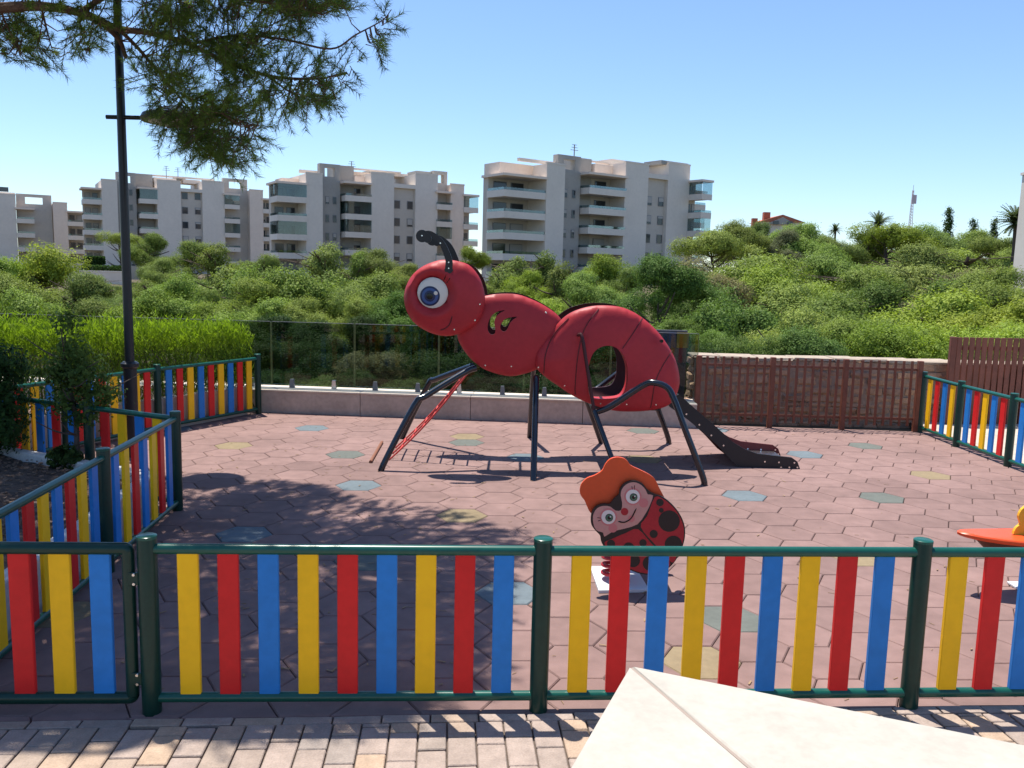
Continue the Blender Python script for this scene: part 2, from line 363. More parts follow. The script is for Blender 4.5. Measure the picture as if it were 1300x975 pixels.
for n, (hid, _, c, P, full, cc) in enumerate(tiles):
    if n < 300 or cc != 'R':
        if full:
            if cc not in proto: proto[cc] = tile_mb([Vector((0, 0)) + (hu * math.cos(k * math.pi / 3) + hv * math.sin(k * math.pi / 3)) * HS for k in range(6)]).mesh('tile', TM[cc])
            o = link('tile', proto[cc], floor, (c.x, c.y, rnd.uniform(-0.0015, 0.0015)))
        else:
            q = sum(P, Vector((0, 0))) / len(P)
            o = link('tile', tile_mb([p - q for p in P]).mesh('tile', TM[cc]), floor, (q.x, q.y, rnd.uniform(-0.0015, 0.0015)))
        o.rotation_euler = (rnd.uniform(-.003, .003), rnd.uniform(-.003, .003), 0)
    else:
        rest.setdefault('R', MB()); t = tile_mb(P, rnd.uniform(-0.0015, 0.0015)); rest['R'].add(t.v, t.f)
if rest: tag(part('far_tiles', rest['R'], M_TILE, floor), kind='stuff')

# ------------------------------------------------------------------ front pavement of small pavers
PTH = math.atan(0.078); pu = Vector((math.cos(PTH), math.sin(PTH))); pv = Vector((-math.sin(PTH), math.cos(PTH)))
PO = Vector((0.17, 3.463))
mb = MB(); q = [PO + pu * a + pv * b for a, b in ((-9, -7), (9, -7), (9, -0.002), (-9, -0.002))]
mb.prism([tuple(p) for p in q], lambda x, y: (x, y, -0.012), lambda x, y: (x, y, -0.06)); pavement = struct('pavement', mb, M_SAND)
def paver_mesh(lx, ly):
    return MB().box((0, 0, -0.02), (lx - 0.005, ly - 0.005, 0.044), PTH, ch=0.004).mesh('paver', M_PAVE)
pm_a, pm_b = paver_mesh(0.205, 0.062), paver_mesh(0.117, 0.205)
pl = []
for k in range(-44, 44): pl.append((PO + pu * (0.207 * k + 0.03) + pv * -0.031, pm_a))
for r_ in range(-78, 78):
    for c_ in range(0, 32):
        offs = (r_ % 2) * 0.1035 + 0.03 * math.sin(r_ * 2.3)
        pl.append((PO + pu * (0.119 * r_) + pv * (-0.062 - 0.1035 - c_ * 0.207 + offs - 0.1035 * 0 - (0.0 if c_ else 0)), pm_b))
pl = [(c, me) for c, me in pl if (c - PO).dot(pv) < -0.02 and not (me is pm_b and (c - PO).dot(pv) > -0.155)]
short = []
for r_ in range(-78, 78):   # cut pavers that fill the ends of the staggered rows
    offs = (r_ % 2) * 0.1035 + 0.03 * math.sin(r_ * 2.3); gap_lo = max([(c - PO).dot(pv) + 0.1035 for c, me in pl if me is pm_b and abs((c - PO).dot(pu) - 0.119 * r_) < 0.01] or [-0.4])
    ln = -0.0635 - gap_lo
    if ln > 0.02: short.append((PO + pu * (0.119 * r_) + pv * (-0.0635 - ln / 2), ln))
pl.sort(key=lambda t: abs(t[0].x - 0.0) * 0.75 + abs(t[0].y - 3.05) * 1.6)
cnt = 0; restp = MB()
for c, ln in short:
    me = paver_mesh(0.117, ln)
    if abs(c.x) < 2.6: link('paver', me, pavement, (c.x, c.y, rnd.uniform(-.002, .002))); cnt += 1
    else: restp.box((c.x, c.y, -0.02), (0.112, ln - 0.005, 0.044), PTH)
for c, me in pl:
    if cnt < 300:
        o = link('paver', me, pavement, (c.x, c.y, rnd.uniform(-.002, .002))); o.rotation_euler = (rnd.uniform(-.012, .012), rnd.uniform(-.012, .012), rnd.uniform(-.008, .008)); cnt += 1
    else:
        lx, ly = (0.205, 0.062) if me is pm_a else (0.117, 0.205)
        restp.box((c.x, c.y, -0.02 + rnd.uniform(-.002, .002)), (lx - 0.005, ly - 0.005, 0.044), PTH)
tag(part('further_pavers', restp, M_PAVE, pavement), kind='stuff')

# path outside the right fence
mb = MB(); mb.prism([(5.47, 3.9), (13, 3.9), (13, 12.3), (5.47, 12.3)], lambda x, y: (x, y, -0.005), lambda x, y: (x, y, -0.07)); path = struct('path', mb, M_SAND)
me = MB().box((0, 0, 0), (0.595, 0.595, 0.04), ch=0.004).mesh('slab', M_PATH)
for i in range(12):
    for j in range(14): link('slab', me, path, (5.78 + i * 0.6, 4.2 + j * 0.6, 0.0))

# ------------------------------------------------------------------ white coping wall corner in the foreground
HCOP = 0.9; tip = gz(800, 845, HCOP).xy; ce = Vector((0.928, -0.374)).normalized(); cl = Vector((-0.374, -0.928)).normalized(); mi_ = (ce + cl)
cw = thing('coping_wall', (tip.x + 0.5, tip.y - 0.6, -0.02), 'corner of a pale wall with white stone coping slabs in the foreground', 'wall')
W_ = 0.62
def slab(name, pts, z0, z1, m, bev=0.008):
    P = [Vector(p) for p in pts]; n = len(P); c = sum(P, Vector((0, 0))) / n; V = []
    for off, z in ((0, z0), (0, z1 - bev), (bev, z1)):
        for p in P: d = p - c; V.append((*(c + d * (1 - off * 1.3 / d.length)), z))
    F = [tuple(range(n))[::-1], tuple(2 * n + j for j in range(n))]
    for k in range(2): F += [(k * n + j, k * n + (j + 1) % n, (k + 1) * n + (j + 1) % n, (k + 1) * n + j) for j in range(n)]
    return part(name, MB().add(V, F), m, cw)
g_ = 0.0022
nrm_m = Vector((-mi_.y, mi_.x)).normalized()
for dirv, sgn in ((ce, 1), (cl, -1)):
    perp = cl if sgn > 0 else ce
    st = nrm_m * (g_ * (1 if nrm_m.dot(dirv) > 0 else -1))
    a = tip + st; b = tip + dirv * 1.25; c = b + perp * W_; d = tip + mi_ * W_ + st
    slab('coping_slab', [a, b, c, d], HCOP - 0.05, HCOP, M_COPE)
    a2 = b + dirv * 0.005; b2 = a2 + dirv * 1.2
    slab('coping_slab', [a2, b2, b2 + perp * W_, a2 + perp * W_], HCOP - 0.05, HCOP, M_COPE)
slab('mitre_joint', [tip + mi_ * 0.004 + nrm_m * 0.004, tip + mi_ * 0.004 - nrm_m * 0.004, tip + mi_ * (W_ - .01) - nrm_m * 0.004, tip + mi_ * (W_ - .01) + nrm_m * 0.004], HCOP - 0.04, HCOP - 0.003, M_COPEJ, 0.001)
iw = 0.05
core = [tip + mi_ * iw, tip + ce * 2.4 + cl * iw, tip + ce * 2.4 + cl * (W_ - iw), tip + mi_ * (W_ - iw), tip + cl * 2.4 + ce * (W_ - iw), tip + cl * 2.4 + ce * iw]
part('wall_body', MB().prism([tuple(p) for p in core], lambda x, y: (x, y, HCOP - 0.052), lambda x, y: (x, y, -0.02)), M_RENDER, cw)

# ------------------------------------------------------------------ coloured board fences
ZT, ZB, ZP = 0.723, 0.066, 0.778
def ring_post(parent, p, r=0.040, square=False):
    mb = MB(); n = 20
    mb.tube([(p.x, p.y, -0.03), (p.x, p.y, ZP - 0.012), (p.x, p.y, ZP - 0.004), (p.x, p.y, ZP)], [r, r, r * 0.96, r * 0.85], n)
    o = part('post', mb, M_POST, parent, True, angle=0.9)
    part('post_cap', MB().tube([(p.x, p.y, ZP - 0.010), (p.x, p.y, ZP + 0.001), (p.x, p.y, ZP + 0.004)], [r * 1.03, r * 1.03, r * 0.9], n), M_GRN, o, True)
    return o
def slat_mesh(w_, c):
    key = ('slat', round(w_, 3), c)
    if key not in proto:
        mb = MB().box((0, 0, (ZT + ZB) / 2), (w_, 0.022, ZT - ZB - 0.028), ch=0.003)
        proto[key] = mb.mesh('slat', CM[c])
    return proto[key]
def run(parent, a, b, seq, w_=0.086, rails=True, back=0.0):
    a, b = Vector(a).to_2d(), Vector(b).to_2d(); d = (b - a); L_ = d.length; d.normalize(); ang = math.atan2(d.y, d.x)
    for z, r in ((ZT, 0.0225), (ZB, 0.0215)):
        part('rail', MB().tube([(*(a + d * 0.03), z), (*(b - d * 0.03), z)], r, 14), M_GRN, parent, True)
    n = len(seq)
    for i, c in enumerate(seq):
        if c == '-': continue
        p = a + d * (L_ * (i + 1) / (n + 1))
        o = link('slat', slat_mesh(w_, c), parent, Vector((p.x, p.y, 0)) - Vector(parent.location)); o.rotation_euler = (0, 0, ang + rnd.uniform(-.006, .006))
def fence(name, label, pts, seqs, r=0.040, group=None, last=True):
    t = thing(name, (pts[0][0], pts[0][1], 0), label, 'fence', group)
    for p in pts: ring_post(t, Vector(p).to_2d(), r)
    for a, b, s_ in zip(pts[:-1], pts[1:], seqs): run(t, a, b, s_)
    return t
fa, fb, fc = Vector((-1.504, 3.392)), Vector((0.1506, 3.49)), Vector((1.829, 3.60))
fd = fc + (fc - fb); fe = fd + (fc - fb)
fence('board_fence', 'green railed fence with yellow, red and blue boards along the front pavement', [fa, fb, fc, fd, fe], ['YRBYRBYRB'] * 4)
# gate
gt = thing('gate', (fa.x - 0.09, fa.y, 0), 'gate leaf with green tube frame and coloured boards, hinged at the front left post', 'gate')
gd = (fa - fb).normalized(); g0 = fa + gd * 0.078; g1 = fa + gd * 1.18
rc = 0.012
fr = [(g0, ZB), (g0, ZT)]
def P3(p, z): return Vector((p.x, p.y, z))
loop = []
for (u0, z0, a0) in ((g0, ZB, 0), (g1, ZB, 1), (g1, ZT, 2), (g0, ZT, 3)):
    cu = rc if a0 in (0, 3) else (g1 - g0).length - rc; cz = ZB + rc if a0 < 2 else ZT - rc
    for k in range(6):
        q = math.pi + (a0 + k / 5) * math.pi / 2
        loop.append(P3(g0 + gd * (cu + rc * math.cos(q)), cz + rc * math.sin(q)))
loop.append(loop[0])
part('frame', MB().tube(loop, 0.026, 12, cap=False), M_POST, gt, True)
for k, c in enumerate('BYRBYR'):
    p = g0 + gd * (0.115 + 0.163 * k); o = link('slat', slat_mesh(0.086, c), gt, P3(p, 0) - gt.location); o.rotation_euler = (0, 0, math.atan2(gd.y, gd.x))
for z in (0.60, 0.16):
    h = part('hinge', MB().box((*(fa + gd * 0.052 - Vector((0, 0.02))), z), (0.045, 0.012, 0.055), math.atan2(gd.y, gd.x), ch=0.002), M_POST, gt)
    for dz in (-0.02, 0.02): part('bolt', MB().tube([(*(fa + gd * 0.045 - Vector((0, 0.034))), z + dz), (*(fa + gd * 0.045 - Vector((0, 0.026))), z + dz)], 0.006, 8), M_STEEL, h)
ga = fa + gd * 1.27; gb = ga + gd * 1.6
fence('board_fence', 'short run of coloured board fence left of the gate, mostly out of frame', [ga, gb], ['YRBYRBYR'])
# planter fence with its corner
ia, ib, ic = Vector((-2.587, 6.40)), Vector((-2.478, 5.03)), Vector((-2.35, 3.46))
pa = Vector((-3.46, 6.80)); pb = Vector((-4.36, 7.22)); pc = Vector((-5.6, 7.8))
fence('board_fence', 'coloured board fence around the mulch bed, with a corner post, left of the play area', [ic, ib, ia, pa, pb, pc], ['BRYBRYBRY'[1:] + 'B', 'BYRBYRB', 'YBYR', 'BRBY', 'RBYRBY'])
bl = [Vector((-3.291, 10.829)), Vector((-4.007, 9.44)), Vector((-4.46, 8.32)), Vector((-5.05, 7.0 + 0.05))]
bl[3] = bl[2] + (bl[2] - bl[1]).normalized() * 1.5
fence('board_fence', 'coloured board fence in front of the bright hedge, ending at the low concrete wall', bl, ['YRBYRBYRB', 'RYBYRBR', 'BYRBYRBY'])
rf = [Vector((5.253, 10.70)), Vector((5.245, 9.772)), Vector((5.262, 8.754)), Vector((5.275, 7.70)), Vector((5.285, 6.66)), Vector((5.295, 5.6)), Vector((5.30, 4.55))]
fence('board_fence', 'coloured board fence on the right side, starting at the rust brown railing', rf, ['YRBY', 'BRYBR', 'BYRBY', 'RBYRB', 'YRBYR', 'BYRBY'])

# ------------------------------------------------------------------ low concrete wall with glass balustrade at the back
wl = [Vector((-9.2, 11.32)), Vector((-3.3, 10.98)), Vector((2.36, 10.60))]
t = thing('low_wall', (-0.5, 10.8, -0.03), 'low concrete wall with pale cap at the back of the play area', 'wall')
wd_ = (wl[2] - wl[0]).normalized(); wn = Vector((-wd_.y, wd_.x)); x0 = -6.0
segs = 8
Ltot = (wl[2] - wl[0]).length; step = Ltot / segs
for i in range(segs):
    a = wl[0] + wd_ * (i * step); c = a + wd_ * (step / 2) + wn * 0.2
    part('wall_panel', MB().box((*c, 0.125), (step - 0.006, 0.40, 0.31), math.atan2(wd_.y, wd_.x), ch=0.004), M_CONC, t)
    part('cap', MB().box((*c, 0.295), (step - 0.003, 0.43, 0.026), math.atan2(wd_.y, wd_.x), ch=0.005), M_CAP, t)
gb_ = thing('glass_balustrade', (-0.5, 10.95, 0.31), 'frameless glass balustrade on small clamps along the low wall', 'balustrade')
goff = wn * 0.22; px_edges = [345, 452, 557, 662, 767, 872]
ypane = lambda x: wl[1].y + (x - wl[1].x) * (wd_.y / wd_.x) + 0.22
xs = []
for p in (345, 452, 557):
    d = ray(p, 470); tt = (wl[1].y + 0.22 - wl[1].x * wd_.y / wd_.x) / (d.y - d.x * wd_.y / wd_.x); xs.append(d.x * tt)
stp = (xs[2] - xs[0]) / 2; e = xs[0] - 6 * stp
edges = []
while e < 2.4: edges.append(e); e += stp
edges.append(2.38)
for x0, x1 in zip(edges[:-1], edges[1:]):
    if x1 - x0 < 0.1: continue
    a = Vector((x0 + 0.012, ypane(x0))); b = Vector((x1 - 0.012, ypane(x1))); c = (a + b) / 2; L_ = (b - a).length; an = math.atan2(b.y - a.y, b.x - a.x)
    pn = part('pane', MB().box((*c, 0.765), (L_, 0.012, 0.83), an), M_GLASS, gb_)
    for q in (a, b): part('glass_edge', MB().box((*(q + wd_ * (0.004 if q is b else -0.004)), 0.765), (0.006, 0.014, 0.828), an), M_GEDGE, pn)
    part('top_edge', MB().box((*c, 1.182), (L_, 0.014, 0.006), an), M_FRAME, pn)
    for f in (0.24, 0.76):
        q = a + (b - a) * f
        part('clamp', MB().add([(q.x + sx * 0.034 * (1 - 0.35 * k), q.y - 0.03 + 0.06 * yy, 0.306 + 0.115 * k) for k in (0, 1) for yy in (0, 1) for sx in (-1, 1)], [(0, 1, 5, 4), (2, 6, 7, 3), (0, 4, 6, 2), (1, 3, 7, 5), (4, 5, 7, 6), (0, 2, 3, 1)]), M_STEEL if rnd.random() < .35 else M_FRAME, gb_)
# drain in low wall
part('drain', MB().tube([(-1.19, 10.85, 0.11), (-1.19, 10.835, 0.11)], 0.05, 14), M_BLACK, t)

# notice board behind the ant
sb = thing('notice_board', (2.02, 11.05, 0.3), 'weathered notice board with blue and yellow poster behind the ant figure', 'sign')
part('board', MB().box((2.02, 11.05, 0.75), (0.52, 0.03, 0.92), 0.03, ch=0.004), M_SGREY, sb)
for px0, px1, m in ((848, 858, M_SBLUE), (859, 875, M_SYEL)):
    a = at(px0, 430, 11.03); b = at(px1, 430, 11.03)
    part('poster', MB().box(((a.x + b.x) / 2, 11.028, 1.08), (b.x - a.x - 0.01, 0.006, 0.20)), m, sb)

# ------------------------------------------------------------------ rust brown picket railing, stone wall, tall slat fence
pk = thing('picket_railing', (3.8, 10.72, 0), 'rust brown steel picket railing in front of the stone wall', 'railing')
ka, kb = Vector((2.385, 10.74)), Vector((5.20, 10.71)); kp = [ka + (kb - ka) * f for f in (0, 0.335, 0.665, 1.0)]
for p in kp: part('post', MB().box((p.x, p.y, 0.45), (0.062, 0.062, 0.93), ch=0.004), M_RUST, pk)
for a, b in zip(kp[:-1], kp[1:]):
    for z in (0.16, 0.80): part('rail', MB().box(((a.x + b.x) / 2, (a.y + b.y) / 2 + 0.012, z), ((b - a).length - 0.066, 0.012, 0.03), math.atan2(b.y - a.y, b.x - a.x)), M_RUST, pk)
    for k in range(1, 9):
        p = a + (b - a) * (k / 9); part('picket', MB().box((p.x, p.y, 0.49), (0.03, 0.018, 0.84), ch=0.002), M_RUST, pk)
sw = thing('stone_wall', (4.6, 11.6, -0.1), 'rough brown rubble stone wall behind the rust brown railing', 'wall')
SX0, SX1, SY = 2.46, 9.4, 11.42
part('mortar_core', MB().box(((SX0 + SX1) / 2, SY + 0.2, 0.33), (SX1 - SX0 - 0.06, 0.385, 0.95)), M_MORTAR, sw)
def stone(c, s_, seed):
    r = random.Random(seed); mb = MB().box((0, 0, 0), s_, ch=min(s_) * 0.22)
    mb.v = [(x + r.uniform(-.02, .02), y + r.uniform(-.01, .01), z + r.uniform(-.016, .016)) for x, y, z in mb.v]
    return link('stone', mb.mesh('stone', M_STONE), sw, Vector(c) - Vector(sw.location))
z = -0.1; sd_n = 0
while z < 0.78:
    hh = min(rnd.uniform(0.06, 0.15), 0.80 - z + 0.02)
    x = SX0 + rnd.uniform(-0.02, 0.05)
    while x < 6.3:
        ww = rnd.uniform(0.14, 0.34); stone((x + ww / 2, SY + 0.05 + rnd.uniform(-.02, .02), z + hh / 2), (ww - 0.012, 0.12, hh - 0.010), sd_n); sd_n += 1; x += ww
    stone((SX0 + 0.06 + rnd.uniform(-.02, .03), SY + 0.22, z + hh / 2), (0.15, 0.24, hh - 0.012), sd_n); sd_n += 1
    z += hh
x = SX0 - 0.01
while x < SX1:
    ww = rnd.uniform(0.35, 0.6); mb = MB().box((x + ww / 2, SY + 0.19, 0.83 + rnd.uniform(-.008, .008)), (ww - 0.008, 0.42, 0.04), ch=0.012)
    mb.v = [(a + rnd.uniform(-.012, .012), b + rnd.uniform(-.012, .012), c + rnd.uniform(-.006, .006)) for a, b, c in mb.v]
    part('cap_stone', mb, M_CAPS, sw); x += ww
ts = thing('slat_fence', (6.9, 11.9, 0), 'tall dark brown slat fence on the right, behind the coloured fence', 'fence')
part('post', MB().box((5.87, 11.25, 0.60), (0.075, 0.06, 1.20), ch=0.004), M_BROWN, ts)
for k in range(1, 34):
    part('slat', MB().box((5.87 + k * 0.091, 11.25 + k * 0.012, 0.60), (0.072, 0.02, 1.19), 0.13, ch=0.002), M_BROWN, ts)
for z in (0.2, 1.05): part('rail', MB().box((5.87 + 1.52, 11.25 + 0.20 + 0.03, z), (3.06, 0.02, 0.05), 0.131), M_BROWN, ts)

# ------------------------------------------------------------------ mulch bed with white kerb
SZ = 0.30
bed = [Vector((-2.72, 6.24)), Vector((-2.60, 5.0)), Vector((-2.48, 3.50)), Vector((-7.0, 3.2)), Vector((-7.0, 8.2)), Vector((-4.35, 7.02))]
mb = MB(); nx = 30
struct('soil_bed', MB().prism([tuple(p) for p in bed], lambda x, y: (x, y, SZ - 0.05), lambda x, y: (x, y, -0.05)), M_SOIL)
mb = MB()
def inbed(p): return inside((p[0], p[1]), bed)
GN = 60; vid = {}
for i in range(GN):
    for j in range(GN):
        x = -7 + 4.5 * i / (GN - 1); y = 3.2 + 5 * j / (GN - 1)
        if inbed((x, y)): vid[i, j] = len(mb.v); mb.v.append((x, y, SZ - 0.03 + rnd.uniform(-.018, .022) + 0.03 * math.sin(x * 3) * math.cos(y * 2.2)))
for (i, j) in list(vid):
    if all(k in vid for k in ((i + 1, j), (i + 1, j + 1), (i, j + 1))): mb.f.append((vid[i, j], vid[i + 1, j], vid[i + 1, j + 1], vid[i, j + 1]))
mb.mi = [0] * len(mb.f); struct('soil', mb, M_SOIL)
mbc = MB()     # bark chips on the bed
for _ in range(2600):
    x, y = rnd.uniform(-5.2, -2.5), rnd.uniform(4.2, 8)
    if not inbed((x, y)): continue
    a = rnd.uniform(0, 6.3); l = rnd.uniform(0.012, 0.04); wq = l * rnd.uniform(.3, .6); c = Vector((x, y, SZ - 0.005 + rnd.uniform(-.01, .02)))
    R = Matrix.Rotation(a, 3, 'Z') @ Matrix.Rotation(rnd.uniform(-.6, .6), 3, 'X')
    mbc.box(c, (l, wq, 0.006), R)
tag(part('bark_mulch', mbc, mat('bark_chip', (0.20, 0.13, 0.09), 0.95, noise=(20, 0.4))), 'brown bark chips scattered over the mulch bed', 'mulch', kind='stuff')
kb_ = thing('planter_kerb', (-2.7, 5.5, -0.05), 'white kerb blocks edging the raised mulch bed inside the fence', 'kerb')
for a, b in ((bed[2], bed[1]), (bed[1], bed[0]), (bed[0], bed[5]), (bed[5], bed[4])):
    d = b - a; n = max(1, round(d.length / 0.42)); an = math.atan2(d.y, d.x)
    for k in range(n):
        c = a + d * ((k + 0.5) / n); part('kerb_block', MB().box((*c, 0.14), (d.length / n - 0.006, 0.10, 0.38), an, ch=0.008), M_KERB, kb_)

# ------------------------------------------------------------------ lamp post
lx, ly = -3.745, 8.2
lp = thing('lamp_post', (lx, ly, -0.05), 'slim black lamp post with crossbar arm and disc lantern among the pine branches', 'street lamp')
part('pole', MB().tube([(lx, ly, -0.05), (lx, ly, 0.95), (lx, ly, 0.951), (lx, ly, 4.35)], [0.062, 0.062, 0.044, 0.036], 16), M_LAMP, lp, True)
part('collar', MB().tube([(lx, ly, 0.88), (lx, ly, 0.90), (lx, ly, 0.93), (lx, ly, 0.95)], [0.062, 0.085, 0.085, 0.06], 16), M_LAMP, lp, True)
part('pole_cap', MB().tube([(lx, ly, 4.34), (lx, ly, 4.38), (lx, ly, 4.40)], [0.045, 0.045, 0.01], 14), M_LAMP, lp, True)
part('arm', MB().tube([(lx - 0.14, ly, 3.262), (lx + 0.36, ly, 3.262)], 0.020, 12), M_LAMP, lp, True)
hx = lx + 0.50
hd = part('lantern', MB().tube([(hx, ly, 3.225), (hx, ly, 3.25), (hx, ly, 3.29), (hx, ly, 3.36), (hx, ly, 3.385)], [0.29, 0.30, 0.28, 0.10, 0.02], 28), M_LAMP, lp, True)
part('diffuser', MB().tube([(hx, ly, 3.205), (hx, ly, 3.226)], [0.20, 0.24], 24), M_LAMPG, hd, True)

# ------------------------------------------------------------------ ant climbing figure with slide
YN, YF = 8.20, 8.90; YC = (YN + YF) / 2
ant = thing('ant_slide', (0.4, YC, 0), 'large red ant climbing frame with black tube legs and a slide at its tail', 'play equipment')
def z1(x, y): p = at(440 + x / 4.0625, 270 + y / 4.0625, YN); return Vector((p.x, p.z))
def z2(x, y): p = at(660 + x / 3.421, 360 + y / 3.421, YN); return Vector((p.x, p.z))
def z3(x, y, Y=YN): p = at(440 + x / 4.643, 440 + y / 4.643, Y); return p
headO = closed([z1(*p) for p in ((560, 247), (630, 268), (680, 322), (705, 380), (715, 440), (705, 510), (670, 570), (610, 610), (540, 633), (470, 628), (400, 600), (345, 558), (312, 500), (300, 440), (312, 378), (345, 320), (400, 275), (470, 248), (515, 243))], 3)
thorO = closed([z1(*p) for p in ((720, 428), (800, 418), (880, 422), (950, 445), (1030, 485), (1100, 540), (1130, 610), (1110, 690), (1050, 770), (975, 815), (870, 845), (800, 840), (720, 815), (665, 780), (625, 740), (590, 690), (570, 640), (575, 560), (620, 480), (670, 445))], 3)
abdO = closed([z2(*p) for p in ((65, 330), (75, 290), (110, 240), (150, 190), (190, 147), (240, 117), (310, 98), (380, 95), (450, 105), (520, 140), (590, 200), (640, 265), (675, 330), (692, 400), (690, 450), (670, 500), (640, 530), (580, 548), (500, 555), (420, 553), (360, 540), (300, 520), (230, 487), (160, 440), (110, 405), (75, 370))], 3)
hole1 = closed([z1(*p) for p in ((728, 590), (735, 555), (755, 525), (785, 507), (818, 503), (795, 515), (772, 535), (762, 565), (768, 600), (765, 622), (748, 628), (733, 615))], 2)
hole2 = closed([z1(*p) for p in ((793, 585), (805, 560), (830, 542), (880, 535), (860, 550), (842, 570), (832, 595), (815, 612), (798, 605))], 2)
hole3 = closed([z2(*p) for p in ((300, 330), (318, 293), (345, 272), (380, 265), (415, 275), (440, 300), (458, 345), (463, 390), (458, 440), (440, 478), (410, 492), (350, 496), (305, 490), (292, 450), (290, 390))], 3)
grooves = [arc([z2(*p) for p in q], 5) for q in (((210, 150), (150, 215), (112, 300), (103, 388)), ((340, 110), (280, 190), (250, 300), (238, 440), (240, 480)), ((530, 150), (485, 215), (440, 278)), ((660, 290), (610, 360), (580, 430), (565, 536)))]
eyeC = z1(450, 412); eyeR = 78 / 4.0625 * YN / FPX
def panel(name, outline, holes, yb, sgn, depth, width, hfun=None, res=0.035, thick=0.02, parent=None):
    """raised plastic shell: outline in x,z; bulges by depth towards sgn*y"""
    O = [(p.x, p.y) for p in outline]; H = [[(p.x, p.y) for p in h] for h in holes]
    vs_ = [Vector(p) for p in O]; ed = [(i, (i + 1) % len(O)) for i in range(len(O))]
    for h in H:
        o = len(vs_); vs_ += [Vector(p) for p in h]; ed += [(o + i, o + (i + 1) % len(h)) for i in range(len(h))]
    A = np.array(O); G = []
    xs_ = np.arange(A[:, 0].min(), A[:, 0].max(), res); zs_ = np.arange(A[:, 1].min(), A[:, 1].max(), res * 0.87)
    for j, zz in enumerate(zs_):
        for xx in xs_ + (res / 2 if j % 2 else 0): G.append((xx, zz))
    G = np.array(G); d = dist_poly(G, O)
    for h in H: d = np.minimum(d, dist_poly(G, h))
    for (xx, zz), dd in zip(G, d):
        if dd > res * 0.5 and inside((xx, zz), O) and not any(inside((xx, zz), h) for h in H): vs_.append(Vector((xx, zz)))
    V, E, F, *_ = delaunay_2d_cdt(vs_, ed, [], 0, 1e-5)
    F = [f for f in F if inside(tuple((V[f[0]] + V[f[1]] + V[f[2]]) / 3), O) and not any(inside(tuple((V[f[0]] + V[f[1]] + V[f[2]]) / 3), h) for h in H)]
    PV = np.array([tuple(v) for v in V]); db = dist_poly(PV, O); q = np.clip(db / width, 0, 1)
    hgt = depth * np.sqrt(np.clip(1 - (1 - q) ** 2, 0, 1))
    if hfun is not None: hgt = hfun(PV, hgt)
    n = len(V)
    VV = [(v[0], yb + sgn * (thick / 2 + h_), v[1]) for v, h_ in zip(PV, hgt)] + [(v[0], yb + sgn * (-thick / 2 + h_ * 0.9), v[1]) for v, h_ in zip(PV, hgt)]
    FF = [tuple(f) for f in F] + [tuple(i + n for i in f[::-1]) for f in F]; MI = [0] * len(F) + [1] * len(F)
    cnt_ = {}
    for f in F:
        for a, b in ((f[0], f[1]), (f[1], f[2]), (f[2], f[0])): cnt_.setdefault((min(a, b), max(a, b)), []).append((a, b))
    for k_, l in cnt_.items():
        if len(l) == 1: a, b = l[0]; FF.append((b, a, a + n, b + n)); MI.append(1)
    mb = MB(); mb.v = VV; mb.f = FF; mb.mi = MI
    return part(name, mb, [M_ANT, M_ANTD], parent or ant, True, angle=0.8)
def head_h(P, h):
    r = np.hypot(P[:, 0] - eyeC.x, P[:, 1] - eyeC.y)
    return h - 0.035 * np.exp(-((r - eyeR * 1.0) / (eyeR * 0.28)) ** 2) - 0.04 * (r < eyeR) + 0.018 * np.exp(-((r - eyeR * 1.5) / (eyeR * 0.3)) ** 2)
def abd_h(P, h):
    for g in grooves: h = h - 0.012 * np.exp(-(dist_line(P, [(p.x, p.y) for p in g]) / 0.028) ** 2)
    return h
surf = {}
